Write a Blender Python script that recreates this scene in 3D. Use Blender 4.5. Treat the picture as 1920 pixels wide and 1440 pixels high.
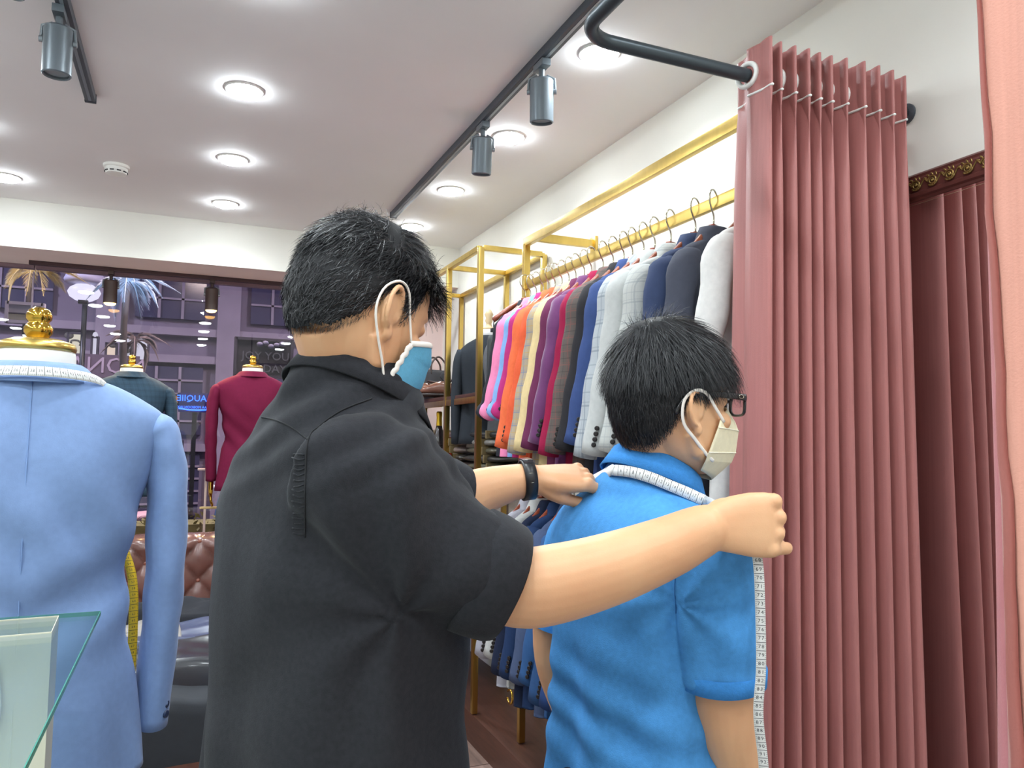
import bpy, bmesh, math, random
import numpy as np
from mathutils import Vector, Matrix, noise
from mathutils.bvhtree import BVHTree

for _o in list(bpy.data.objects):
    bpy.data.objects.remove(_o)
SC = bpy.context.scene
COL = SC.collection
PI = math.pi
rng = random.Random(7)
nrng = np.random.RandomState(11)

# ------------------------------------------------------------------ camera
FPX = 1442.0
CAM_R = np.array([[0.92120407, 0.03895763, 0.38712448],
                  [-0.38888315, 0.06056377, 0.91929426],
                  [0.01236781, -0.99740380, 0.07094156]])   # columns: right, down, forward
CAM_C = np.array([0.0, 0.0, 1.45])
cam_data = bpy.data.cameras.new('camera')
cam_data.sensor_width = 36.0
cam_data.lens = FPX * 36.0 / 1920.0
cam_data.clip_start = 0.05
cam_data.clip_end = 200
cam = bpy.data.objects.new('camera', cam_data)
COL.objects.link(cam)
_m = Matrix.Identity(4)
for _i in range(3):
    _m[_i][0] = CAM_R[_i][0]
    _m[_i][1] = -CAM_R[_i][1]
    _m[_i][2] = -CAM_R[_i][2]
    _m[_i][3] = CAM_C[_i]
cam.matrix_world = _m
SC.camera = cam

# ------------------------------------------------------------------ world, exposure, room lights
world = bpy.data.worlds.new('night_sky')
SC.world = world
world.use_nodes = True
world.node_tree.nodes['Background'].inputs[0].default_value = (0.105, 0.10, 0.17, 1)
world.node_tree.nodes['Background'].inputs[1].default_value = 2.2
SC.view_settings.view_transform = 'Standard'
SC.view_settings.look = 'None'
SC.view_settings.gamma = 1.0
SC.view_settings.use_curve_mapping = False
SC.view_settings.exposure = -0.27

CEIL = 2.75
WALLX = 1.68
DL_X = [-2.0, -0.90, 0.15, 1.23]
DL_Y = [4.54, 3.78, 2.99, 2.20, 1.41, 0.62, -0.17, -0.96]
DL_POWER = 4.6
DL_COLOR = (0.91, 1.0, 1.045)
DL_SKIP = {(3, 4)}      # no lamp above the curtain


def disk_light(name, loc, power, color, size=0.12, spread=170, direction=(0, 0, -1)):
    ld = bpy.data.lights.new(name, 'AREA')
    ld.shape = 'DISK'
    ld.size = size
    ld.energy = power
    ld.color = color
    ld.spread = math.radians(spread)
    lo = bpy.data.objects.new(name, ld)
    COL.objects.link(lo)
    lo.location = loc
    lo.rotation_euler = Vector(direction).to_track_quat('-Z', 'Y').to_euler()
    return lo


for _i, _x in enumerate(DL_X):
    for _j, _y in enumerate(DL_Y):
        if (_i, _j) in DL_SKIP:
            continue
        disk_light('downlight_lamp', (_x, _y, CEIL - 0.026), DL_POWER, DL_COLOR, 0.11, 150)
for _x in (-0.47, 0.11):
    disk_light('window_spot_lamp', (_x, 5.30, 2.225), 5.0, (1.0, 0.62, 0.25), 0.07, 120)


def B(px, py, d):
    """point at depth d (metres along the lens axis) seen at pixel px, py"""
    c = np.array([(px - 960) / FPX * d, (py - 720) / FPX * d, d])
    return Vector(CAM_C + CAM_R @ c)


# ------------------------------------------------------------------ materials
def lin(c):
    return tuple(((v / 12.92) if v <= 0.04045 else ((v + 0.055) / 1.055) ** 2.4) for v in c)


def hexc(h):
    h = h.lstrip('#')
    return lin(tuple(int(h[i:i + 2], 16) / 255.0 for i in (0, 2, 4)))


class NT:
    def __init__(self, name):
        self.m = bpy.data.materials.new(name)
        self.m.use_nodes = True
        self.t = self.m.node_tree
        self.b = self.t.nodes['Principled BSDF']

    def n(self, typ, **kw):
        nd = self.t.nodes.new(typ)
        for k, v in kw.items():
            if k.startswith('i_'):
                key = k[2:]
                key = int(key) if key.isdigit() else key.replace('_', ' ')
                nd.inputs[key].default_value = v
            else:
                setattr(nd, k, v)
        return nd

    def l(self, a, b):
        self.t.links.new(a, b)

    def math(self, op, a, b=None, c=None):
        nd = self.t.nodes.new('ShaderNodeMath')
        nd.operation = op
        for i, v in enumerate((a, b, c)):
            if v is None:
                continue
            if isinstance(v, (int, float)):
                nd.inputs[i].default_value = v
            else:
                self.l(v, nd.inputs[i])
        return nd.outputs[0]

    def mix(self, fac, c1, c2):
        nd = self.t.nodes.new('ShaderNodeMix')
        nd.data_type = 'RGBA'
        for idx, v in ((0, fac), (6, c1), (7, c2)):
            if isinstance(v, (int, float)):
                nd.inputs[idx].default_value = v
            elif isinstance(v, tuple):
                nd.inputs[idx].default_value = (v[0], v[1], v[2], 1)
            else:
                self.l(v, nd.inputs[idx])
        return nd.outputs[2]

    def coord(self, which='Object'):
        return self.t.nodes.new('ShaderNodeTexCoord').outputs[which]


MATS = {}


def mat(name, col, rough=0.6, metal=0.0, noise_amt=0.0, noise_scale=8.0, bump=0.0, bump_scale=200.0,
        sheen=0.0, spec=0.5, aniso_z=None, coat=0.0, sss=0.0):
    if name in MATS:
        return MATS[name]
    c = hexc(col) if isinstance(col, str) else col
    t = NT(name)
    b = t.b
    b.inputs['Base Color'].default_value = (*c, 1)
    b.inputs['Roughness'].default_value = rough
    b.inputs['Metallic'].default_value = metal
    b.inputs['Specular IOR Level'].default_value = spec
    if sheen:
        b.inputs['Sheen Weight'].default_value = sheen
        b.inputs['Sheen Roughness'].default_value = 0.4
    if coat:
        b.inputs['Coat Weight'].default_value = coat
        b.inputs['Coat Roughness'].default_value = 0.08
    if sss:
        b.inputs['Subsurface Weight'].default_value = sss
        b.inputs['Subsurface Radius'].default_value = (0.012, 0.005, 0.003)
        b.inputs['Subsurface Scale'].default_value = 0.6
    if noise_amt or bump:
        co = t.coord('Object')
        if aniso_z:
            mp = t.n('ShaderNodeMapping')
            mp.inputs['Scale'].default_value = aniso_z
            t.l(co, mp.inputs[0])
            co = mp.outputs[0]
        if noise_amt:
            nz = t.n('ShaderNodeTexNoise')
            nz.inputs['Scale'].default_value = noise_scale
            nz.inputs['Detail'].default_value = 5
            t.l(co, nz.inputs['Vector'])
            lo = tuple(v * (1 - noise_amt) for v in c)
            hi = tuple(min(1, v * (1 + noise_amt)) for v in c)
            rm = t.n('ShaderNodeMapRange')
            rm.inputs[1].default_value = 0.3
            rm.inputs[2].default_value = 0.7
            t.l(nz.outputs[0], rm.inputs[0])
            t.l(t.mix(rm.outputs[0], lo, hi), b.inputs['Base Color'])
        if bump:
            nb = t.n('ShaderNodeTexNoise')
            nb.inputs['Scale'].default_value = bump_scale
            nb.inputs['Detail'].default_value = 3
            t.l(co, nb.inputs['Vector'])
            bp = t.n('ShaderNodeBump')
            bp.inputs['Strength'].default_value = bump
            bp.inputs['Distance'].default_value = 0.002
            t.l(nb.outputs[0], bp.inputs['Height'])
            t.l(bp.outputs[0], b.inputs['Normal'])
    MATS[name] = t.m
    return t.m


def emit(name, col, strength):
    if name in MATS:
        return MATS[name]
    t = NT(name)
    c = hexc(col) if isinstance(col, str) else col
    t.b.inputs['Base Color'].default_value = (0.0, 0.0, 0.0, 1)
    t.b.inputs['Emission Color'].default_value = (*c, 1)
    t.b.inputs['Emission Strength'].default_value = strength
    MATS[name] = t.m
    return t.m


def plaid(name, base, line1, line2, period=0.06, rough=0.8, w1=0.10, w2=0.05):
    """woven check cloth in the garment's own coordinates"""
    if name in MATS:
        return MATS[name]
    t = NT(name)
    c0, c1, c2 = hexc(base), hexc(line1), hexc(line2)
    sp = t.n('ShaderNodeSeparateXYZ')
    t.l(t.coord('Object'), sp.inputs[0])
    xy = t.math('ADD', sp.outputs[0], sp.outputs[1])
    col = c0
    for ax in (xy, sp.outputs[2]):
        u = t.math('FRACT', t.math('DIVIDE', ax, period))
        a = t.math('LESS_THAN', u, w1)
        b = t.math('MULTIPLY', t.math('GREATER_THAN', u, 0.5), t.math('LESS_THAN', u, 0.5 + w2))
        col = t.mix(t.math('MULTIPLY', a, 0.6), col, c1)
        col = t.mix(t.math('MULTIPLY', b, 0.6), col, c2)
        # faint companion lines
        cc = t.math('MULTIPLY', t.math('GREATER_THAN', u, w1 + 0.07), t.math('LESS_THAN', u, w1 + 0.12))
        col = t.mix(t.math('MULTIPLY', cc, 0.35), col, c1)
    nz = t.n('ShaderNodeTexNoise')
    nz.inputs['Scale'].default_value = 220
    t.l(t.coord('Object'), nz.inputs['Vector'])
    col = t.mix(t.math('MULTIPLY', nz.outputs[0], 0.25), col, tuple(v * 0.6 for v in c0))
    t.l(col, t.b.inputs['Base Color'])
    t.b.inputs['Roughness'].default_value = rough
    t.b.inputs['Specular IOR Level'].default_value = 0.2
    MATS[name] = t.m
    return t.m


def glass_mat(name, tint=(1, 1, 1), rough=0.0, fac=None, ior=1.45):
    """thin pane: clear transmission with a Fresnel mirror reflection"""
    if name in MATS:
        return MATS[name]
    m = bpy.data.materials.new(name)
    m.use_nodes = True
    t = m.node_tree
    t.nodes.clear()
    out = t.nodes.new('ShaderNodeOutputMaterial')
    mixs = t.nodes.new('ShaderNodeMixShader')
    tr = t.nodes.new('ShaderNodeBsdfTransparent')
    gl = t.nodes.new('ShaderNodeBsdfGlossy')
    tr.inputs[0].default_value = (*tint, 1)
    gl.inputs['Roughness'].default_value = rough
    fr = t.nodes.new('ShaderNodeFresnel')
    geo = t.nodes.new('ShaderNodeNewGeometry')
    mr_ = t.nodes.new('ShaderNodeMapRange')
    mr_.inputs[3].default_value = ior
    mr_.inputs[4].default_value = 1.0 / ior
    t.links.new(geo.outputs['Backfacing'], mr_.inputs[0])
    t.links.new(mr_.outputs[0], fr.inputs[0])
    if fac is not None:
        mu = t.nodes.new('ShaderNodeMath')
        mu.operation = 'MULTIPLY'
        mu.inputs[1].default_value = fac
        t.links.new(fr.outputs[0], mu.inputs[0])
        t.links.new(mu.outputs[0], mixs.inputs[0])
    else:
        t.links.new(fr.outputs[0], mixs.inputs[0])
    t.links.new(tr.outputs[0], mixs.inputs[1])
    t.links.new(gl.outputs[0], mixs.inputs[2])
    t.links.new(mixs.outputs[0], out.inputs[0])
    MATS[name] = m
    return m


# ------------------------------------------------------------------ mesh building
def V(*a):
    return np.array(a, float)


class MB:
    def __init__(self):
        self.v = []
        self.f = []
        self.uv = None

    def add(self, verts, faces):
        o = len(self.v)
        self.v.extend([tuple(float(c) for c in p) for p in verts])
        self.f.extend([tuple(i + o for i in fc) for fc in faces])
        return self

    def xform(self, M, start=0):
        for i in range(start, len(self.v)):
            p = M @ Vector(self.v[i])
            self.v[i] = (p.x, p.y, p.z)
        return self

    def box(self, c, s, M=None):
        cx, cy, cz = c
        sx, sy, sz = s[0] / 2, s[1] / 2, s[2] / 2
        vs = [(cx + a * sx, cy + b * sy, cz + d * sz) for d in (-1, 1) for b in (-1, 1) for a in (-1, 1)]
        if M is not None:
            vs = [tuple(M @ Vector(p)) for p in vs]
        return self.add(vs, [(0, 2, 3, 1), (4, 5, 7, 6), (0, 1, 5, 4), (2, 6, 7, 3), (0, 4, 6, 2), (1, 3, 7, 5)])

    def bbox(self, c, s, r=0.004, M=None):
        """box with bevelled edges"""
        bm = bmesh.new()
        bmesh.ops.create_cube(bm, size=1.0)
        for v in bm.verts:
            v.co = Vector((v.co.x * s[0], v.co.y * s[1], v.co.z * s[2]))
        bmesh.ops.bevel(bm, geom=list(bm.edges), offset=r, segments=2, profile=0.7, affect='EDGES')
        for v in bm.verts:
            v.co += Vector(c)
            if M is not None:
                v.co = M @ v.co
        bm.verts.index_update()
        self.add([tuple(v.co) for v in bm.verts], [tuple(v.index for v in f.verts) for f in bm.faces])
        bm.free()
        return self

    def loft(self, rings, closed=True, cap=True):
        n = len(rings[0])
        vs = [p for r in rings for p in r]
        fs = []
        m = n if closed else n - 1
        for i in range(len(rings) - 1):
            for j in range(m):
                a = i * n + j
                b = i * n + (j + 1) % n
                fs.append((a, b, b + n, a + n))
        if cap and closed:
            fs.append(tuple(range(n - 1, -1, -1)))
            fs.append(tuple(range((len(rings) - 1) * n, len(rings) * n)))
        return self.add(vs, fs)

    def tube(self, pts, rad, n=10, cap=True, up=None, closed=False):
        pts = [V(*p) for p in pts]
        k = len(pts)
        tang = []
        for i in range(k):
            if closed:
                d = pts[(i + 1) % k] - pts[i - 1]
            else:
                d = pts[min(i + 1, k - 1)] - pts[max(i - 1, 0)]
            L = np.linalg.norm(d)
            tang.append(d / L if L > 1e-9 else V(0, 0, 1))
        if up is None:
            up = V(0, 0, 1) if abs(tang[0][2]) < 0.9 else V(0, 1, 0)
        a = V(*up)
        rings = []
        for i in range(k):
            a = a - tang[i] * np.dot(a, tang[i])
            a /= (np.linalg.norm(a) + 1e-12)
            b = np.cross(tang[i], a)
            r = rad[i] if isinstance(rad, list) else rad
            ra, rb = (r if isinstance(r, (tuple, list, np.ndarray)) else (r, r))
            rings.append([pts[i] + a * ra * math.cos(2 * PI * j / n) + b * rb * math.sin(2 * PI * j / n) for j in range(n)])
        if closed:
            rings.append(rings[0])
            return self.loft(rings, True, False)
        return self.loft(rings, True, cap)

    def lathe(self, prof, n=24, c=(0, 0, 0), M=None):
        rings = []
        for r, z in prof:
            rings.append([(c[0] + r * math.cos(2 * PI * j / n), c[1] + r * math.sin(2 * PI * j / n), c[2] + z) for j in range(n)])
        s = len(self.v)
        self.loft(rings, True, True)
        if M is not None:
            self.xform(M, s)
        return self

    def ell(self, c, r, nu=16, nv=10, M=None):
        vs = [(0, 0, 1)]
        for i in range(1, nv):
            th = PI * i / nv
            for j in range(nu):
                ph = 2 * PI * j / nu
                vs.append((math.sin(th) * math.cos(ph), math.sin(th) * math.sin(ph), math.cos(th)))
        vs.append((0, 0, -1))
        fs = []
        for j in range(nu):
            fs.append((0, 1 + j, 1 + (j + 1) % nu))
            for i in range(nv - 2):
                a = 1 + i * nu + j
                b = 1 + i * nu + (j + 1) % nu
                fs.append((a, a + nu, b + nu, b))
            e = 1 + (nv - 2) * nu
            fs.append((e + j, len(vs) - 1, e + (j + 1) % nu))
        out = []
        for p in vs:
            q = Vector((p[0] * r[0], p[1] * r[1], p[2] * r[2]))
            if M is not None:
                q = M @ q
            out.append((q.x + c[0], q.y + c[1], q.z + c[2]))
        return self.add(out, fs)

    def sheet(self, grid):
        """grid[i][j] of points, open surface"""
        n = len(grid[0])
        vs = [p for r in grid for p in r]
        fs = [(i * n + j, i * n + j + 1, (i + 1) * n + j + 1, (i + 1) * n + j)
              for i in range(len(grid) - 1) for j in range(n - 1)]
        return self.add(vs, fs)

    def mesh(self, name, smooth=True):
        me = bpy.data.meshes.new(name)
        me.from_pydata(self.v, [], self.f)
        me.update()
        if smooth:
            me.polygons.foreach_set('use_smooth', [True] * len(me.polygons))
        return me

    def build(self, name, material, parent=None, smooth=True, angle=None, solid=0.0, sub=0):
        me = self.mesh(name, smooth)
        return link(name, me, material, parent, angle, solid, sub)


def link(name, me, material, parent=None, angle=None, solid=0.0, sub=0):
    o = bpy.data.objects.new(name, me)
    COL.objects.link(o)
    if material is not None and len(me.materials) == 0:
        me.materials.append(material)
    if parent is not None:
        o.parent = parent
    if sub:
        md = o.modifiers.new('sub', 'SUBSURF')
        md.levels = sub
        md.render_levels = sub
    if solid:
        md = o.modifiers.new('solid', 'SOLIDIFY')
        md.thickness = abs(solid)
        md.offset = 1 if solid > 0 else -1
    if angle is not None:
        bm = bmesh.new()
        bm.from_mesh(me)
        for e in bm.edges:
            if len(e.link_faces) == 2 and e.calc_face_angle(0) > math.radians(angle):
                e.smooth = False
        bm.to_mesh(me)
        bm.free()
    return o


def tag(o, label=None, cat=None, group=None, kind=None):
    if label:
        o['label'] = label
    if cat:
        o['category'] = cat
    if group:
        o['group'] = group
    if kind:
        o['kind'] = kind
    return o


def thing(name, label, cat, loc=(0, 0, 0), rz=0.0, group=None):
    o = bpy.data.objects.new(name, None)
    o.empty_display_size = 0.1
    COL.objects.link(o)
    o.location = loc
    o.rotation_euler = (0, 0, rz)
    return tag(o, label, cat, group)


def struct(o):
    return tag(o, kind='structure')


def copy_tree(root, loc, rz=0.0, label=None, group=None):
    r = root.copy()
    COL.objects.link(r)
    r.location = loc
    r.rotation_euler = (0, 0, rz)
    tag(r, label, None, group)
    for ch in [o for o in root.children]:
        c = ch.copy()
        COL.objects.link(c)
        c.parent = r
        for g in [o for o in ch.children]:
            d = g.copy()
            COL.objects.link(d)
            d.parent = c
    return r


def remesh(mb, voxel, smooth=4, name='body'):
    me = mb.mesh('tmp')
    o = bpy.data.objects.new('tmp', me)
    COL.objects.link(o)
    md = o.modifiers.new('r', 'REMESH')
    md.mode = 'VOXEL'
    md.voxel_size = voxel
    md.adaptivity = 0
    if smooth:
        ms = o.modifiers.new('s', 'SMOOTH')
        ms.factor = 0.5
        ms.iterations = smooth
    dg = bpy.context.evaluated_depsgraph_get()
    ev = o.evaluated_get(dg)
    out = bpy.data.meshes.new_from_object(ev)
    out.name = name
    bpy.data.objects.remove(o)
    bpy.data.meshes.remove(me)
    out.polygons.foreach_set('use_smooth', [True] * len(out.polygons))
    out.materials.clear()
    return out


def get_co(me):
    a = np.empty(len(me.vertices) * 3)
    me.vertices.foreach_get('co', a)
    return a.reshape(-1, 3)


def get_no(me):
    a = np.empty(len(me.vertices) * 3)
    me.vertices.foreach_get('normal', a)
    return a.reshape(-1, 3)


def set_co(me, a):
    me.vertices.foreach_set('co', a.reshape(-1))
    me.update()


def fnoise(p, seed=0.0):
    """smooth noise -1..1 for an array of points"""
    out = np.empty(len(p))
    for i, q in enumerate(p):
        out[i] = noise.noise(Vector((q[0] + seed, q[1] - seed * 0.7, q[2] + seed * 1.3)))
    return out


def bez(pts, n):
    """Catmull-Rom through points"""
    P = [V(*p) for p in pts]
    P = [2 * P[0] - P[1]] + P + [2 * P[-1] - P[-2]]
    segs = len(P) - 3
    out = []
    for i in range(n):
        t = i / (n - 1) * segs
        k = min(int(t), segs - 1)
        u = t - k
        a, b, c, d = P[k:k + 4]
        out.append(0.5 * ((2 * b) + (-a + c) * u + (2 * a - 5 * b + 4 * c - d) * u * u + (-a + 3 * b - 3 * c + d) * u ** 3))
    return out


# ------------------------------------------------------------------ shared materials
M_wall = mat('wall_paint', '#E6E4DC', 0.75, noise_amt=0.02, noise_scale=3, bump=0.05, bump_scale=90)
M_ceil = mat('ceiling_paint', '#F1F0F0', 0.8, noise_amt=0.02, noise_scale=2)
M_soffit = mat('soffit_paint', '#F6E8E2', 0.75, noise_amt=0.03, noise_scale=3)
M_gold = mat('brushed_gold', '#CFB163', 0.3, 1.0, noise_amt=0.08, noise_scale=30, aniso_z=(1, 1, 0.1))
M_goldpol = mat('polished_gold', '#D9B04C', 0.12, 1.0)
M_black = mat('black_metal', '#4A5058', 0.45, 0.3)
M_dkmetal = mat('dark_metal', '#2A2C30', 0.4, 0.4)
M_white = mat('white_plastic', '#EFEFEA', 0.45)
M_chrome = mat('hook_steel', '#C9C3B0', 0.22, 1.0)
M_hangwood = mat('hanger_wood', '#8E4630', 0.35, noise_amt=0.15, noise_scale=25, coat=0.3, aniso_z=(1, 1, 6))
M_dkwood = mat('dark_wood', '#4A2C22', 0.45, noise_amt=0.25, noise_scale=12, aniso_z=(8, 0.6, 8))
M_button = mat('button_horn', '#1D1716', 0.3)
M_dlrim = mat('downlight_rim', '#F4F2EE', 0.4)
M_dl = emit('downlight_led', DL_COLOR, 105.0)
# ================================================================== THE ROOM
def simple_box(name, c, s, m, parent=None, r=0):
    mb = MB()
    if r:
        mb.bbox(c, s, r)
    else:
        mb.box(c, s)
    return mb.build(name, m, parent, smooth=bool(r), angle=40 if r else None)


YWIN = 5.47      # shop window glass
YHEAD = 4.96     # face of the dropped header
ZSOF = 2.48
XL, YB = -3.6, -2.2

struct(simple_box('ceiling', ((XL + WALLX) / 2, (YB + YHEAD) / 2 + 0.3, CEIL + 0.05), (WALLX - XL + 0.4, YHEAD - YB + 1.2, 0.1), M_ceil))
struct(simple_box('wall_right', (WALLX + 0.05, 1.7, 1.4), (0.1, 8.2, 2.9), M_wall))
struct(simple_box('wall_left', (XL - 0.05, 1.7, 1.4), (0.1, 8.2, 2.9), M_wall))
struct(simple_box('wall_back', ((XL + WALLX) / 2, YB - 0.05, 1.4), (WALLX - XL + 0.4, 0.1, 2.9), M_wall))
hd = simple_box('wall_front', ((XL + WALLX) / 2, (YHEAD + 5.62) / 2, (ZSOF + CEIL) / 2 + 0.02), (WALLX - XL, 5.62 - YHEAD, CEIL - ZSOF + 0.04), M_wall)
struct(hd)
hd.data.materials.append(M_soffit)
for p in hd.data.polygons:
    if p.normal.z < -0.5:
        p.material_index = 1
M_pier = mat('pier_paint', '#E3C9C4', 0.75, noise_amt=0.03, noise_scale=4)
struct(simple_box('wall_pier', (1.50, 5.44, 1.24), (0.36, 0.3, 2.48), M_pier))
# floor: slab with planks laid on it
M_slab = mat('floor_slab', '#A8A8A8', 0.7)
fl = struct(simple_box('floor', ((XL + WALLX) / 2, 1.75, -0.06), (WALLX - XL, 7.9, 0.1), M_slab))
M_pl = [mat('plank_a', '#857068', 0.42, noise_amt=0.3, noise_scale=6, aniso_z=(9, 0.7, 9), coat=0.15),
        mat('plank_b', '#78635B', 0.42, noise_amt=0.3, noise_scale=6, aniso_z=(9, 0.7, 9), coat=0.15),
        mat('plank_c', '#927C72', 0.42, noise_amt=0.3, noise_scale=6, aniso_z=(9, 0.7, 9), coat=0.15)]
pl_me = []
for m_ in M_pl:
    b_ = MB().bbox((0, 0, 0), (0.176, 1.194, 0.012), 0.0015)
    me_ = b_.mesh('plank', False)
    me_.materials.append(m_)
    pl_me.append(me_)
k = 0
for i in range(18):
    for j in range(1, 5):
        o = bpy.data.objects.new('plank', pl_me[rng.randrange(3)])
        COL.objects.link(o)
        o.parent = fl
        o.location = (-1.42 + i * 0.18, 0.3 + j * 1.2 + (i % 3) * 0.4, -0.005)
        k += 1
struct(simple_box('baseboard_right', (WALLX - 0.008, 2.2, 0.05), (0.016, 6.4, 0.1), M_white))

# ------------------------------------------------------------------ downlights
def build_downlights():
    rim = MB().lathe([(0.062, 0), (0.068, -0.001), (0.070, 0.003), (0.070, 0.006), (0.062, 0.006)], 28).mesh('rim')
    rim.materials.append(M_dlrim)
    led = MB().lathe([(0.064, 0.004), (0.064, 0.0), (0.060, -0.008), (0.046, -0.014), (0.024, -0.0165), (0.0005, -0.017)], 28).mesh('led_disc')
    led.materials.append(M_dl)
    seen = {(2, 0): 'round recessed downlight at the far end of the middle row, nearest the window header',
            (2, 1): 'round recessed downlight in the middle row, second from the window header',
            (2, 2): 'round recessed downlight in the middle row, largest one, nearest the camera',
            (1, 0): 'round recessed downlight at the left edge of the picture near the window header',
            (3, 0): 'round recessed downlight partly behind the hair of the person in black',
            (3, 1): 'round recessed downlight right of the track, second from the far end',
            (3, 2): 'round recessed downlight right of the track between the two black spotlights and the wall',
            (3, 3): 'round recessed downlight shining under the bend of the black curtain rod'}
    for i, x in enumerate(DL_X):
        for j, y in enumerate(DL_Y):
            if (i, j) in DL_SKIP:
                continue
            lab = seen.get((i, j), 'round recessed downlight behind the camera, seen only mirrored in the shop window')
            t = thing('downlight', lab, 'ceiling light', (x, y, CEIL - 0.006), 0, 'recessed downlights')
            for nm, me in (('rim', rim), ('led_disc', led)):
                o = bpy.data.objects.new(nm, me)
                COL.objects.link(o)
                o.parent = t


build_downlights()


# ------------------------------------------------------------------ spotlight tracks
def track(label, x, y0, y1):
    t = thing('lighting_track', label, 'light track', (x, (y0 + y1) / 2, CEIL))
    L = y1 - y0
    mb = MB()
    mb.bbox((0, 0, -0.016), (0.036, L, 0.032), 0.003)
    mb.build('rail', M_black, t, True, 40)
    mb = MB()
    mb.box((0, 0, -0.0325), (0.010, L - 0.02, 0.002))
    mb.build('slot', mat('track_slot', '#9AA3AB', 0.3, 0.6), t, False)
    for s in (-1, 1):
        MB().bbox((0, s * (L / 2 + 0.008), -0.016), (0.04, 0.018, 0.034), 0.003).build('end_cap', M_black, t, True, 40)
    return t


M_spot = mat('spot_body', '#6B747B', 0.38, 0.35)


def spotlight(label, loc, aim, group, scale=1.0, lens_mat=None, body=None):
    """can spotlight on a yoke hanging under a track; loc is on the track underside"""
    t = thing('track_spotlight', label, 'spotlight', loc, 0, group)
    body = body or M_spot
    s = scale
    mb = MB()
    mb.bbox((0, 0, -0.012 * s), (0.032 * s, 0.075 * s, 0.024 * s), 0.003)
    mb.tube([(0, 0, -0.02 * s), (0, 0, -0.05 * s)], 0.010 * s, 12)
    mb.build('adapter', body, t, True, 40)
    M = Matrix.Translation((0, 0, -0.045 * s)) @ Vector(aim).to_track_quat('-Z', 'Y').to_matrix().to_4x4()
    mb = MB()
    for sx in (-1, 1):
        mb.tube([(sx * 0.016 * s, 0, 0.0), (sx * 0.043 * s, 0, -0.012 * s), (sx * 0.046 * s, 0, -0.055 * s)], 0.0045 * s, 8)
        mb.tube([(sx * 0.040 * s, 0, -0.055 * s), (sx * 0.050 * s, 0, -0.055 * s)], 0.009 * s, 12)
    mb.xform(M)
    mb.build('yoke', mat('yoke_metal', '#8D959B', 0.3, 0.5), t, True, 40)
    mb = MB()
    mb.lathe([(0.005 * s, -0.012 * s), (0.034 * s, -0.012 * s), (0.040 * s, -0.018 * s), (0.040 * s, -0.155 * s), (0.037 * s, -0.158 * s),
              (0.034 * s, -0.155 * s), (0.034 * s, -0.145 * s), (0.005 * s, -0.145 * s)], 28)
    mb.xform(M)
    mb.build('can', body, t, True, 40)
    mb = MB()
    if lens_mat:
        mb.lathe([(0.034 * s, -0.150 * s), (0.034 * s, -0.160 * s), (0.026 * s, -0.169 * s), (0.012 * s, -0.173 * s), (0.0005, -0.174 * s)], 24)
    else:
        mb.lathe([(0.0005, -0.148 * s), (0.033 * s, -0.148 * s), (0.033 * s, -0.1465 * s), (0.0005, -0.1465 * s)], 24)
    mb.xform(M)
    mb.build('lens', lens_mat or mat('spot_lens_off', '#8F969C', 0.25), t, False)
    return t


track('long black lighting track running along the ceiling toward the window', 1.055, 0.75, 4.30)
spotlight('black can spotlight on the long track nearest the curtain rod', (1.055, 2.28, CEIL - 0.033), (0.06, 0.12, -1), 'spotlights on the long track', 1.0)
spotlight('black can spotlight on the long track, the farther and smaller one', (1.055, 2.84, CEIL - 0.033), (0.03, 0.16, -1), 'spotlights on the long track', 1.0)
track('short black lighting track at the top left corner of the ceiling', -0.39, 0.9, 3.27)
spotlight('grey can spotlight hanging at the top left of the picture', (-0.40, 2.58, CEIL - 0.033), (0.0, 0.02, -1), 'spotlights on the short track', 1.0)
spotlight('grey can spotlight cut off by the top edge at the far left', (-0.40, 2.14, CEIL - 0.033), (-0.30, -0.02, -1), 'spotlights on the short track', 1.0)

# track inside the window bay, two lit warm spots
tb = thing('lighting_track', 'dark lighting track under the pink window soffit', 'light track', (0.30, 5.32, ZSOF))
MB().bbox((0, 0, -0.012), (2.42, 0.034, 0.024), 0.003).build('rail', mat('bay_track', '#4B3538', 0.5, 0.2), tb, True, 40)
M_warm = emit('warm_bulb', (1.0, 0.55, 0.13), 16.0)
M_spotw = mat('bay_spot_body', '#4A3A36', 0.45, 0.2)
spotlight('lit amber spotlight in the window left of the other, above the teal jacket', (-0.47, 5.32, ZSOF - 0.024), (0, 0.02, -1), 'window spotlights', 0.98, M_warm, M_spotw)
spotlight('lit amber spotlight in the window nearer the head of the person in black', (0.115, 5.32, ZSOF - 0.024), (0, 0.02, -1), 'window spotlights', 0.98, M_warm, M_spotw)

# ------------------------------------------------------------------ smoke detector
t = thing('smoke_detector', 'small white round smoke detector on the ceiling', 'smoke detector', (-0.365, 4.12, CEIL))
MB().lathe([(0.058, 0), (0.058, -0.012), (0.050, -0.016), (0.050, -0.03), (0.046, -0.042), (0.03, -0.047), (0.001, -0.047)], 28).build('housing', M_white, t, True, 40)
mb = MB()
for a in range(10):
    an = a * PI / 5
    M = Matrix.Rotation(an, 4, 'Z')
    mb.box((0.0495, 0, -0.034), (0.004, 0.018, 0.005), M)
mb.build('vent_slots', M_dkmetal, t, False)

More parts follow.
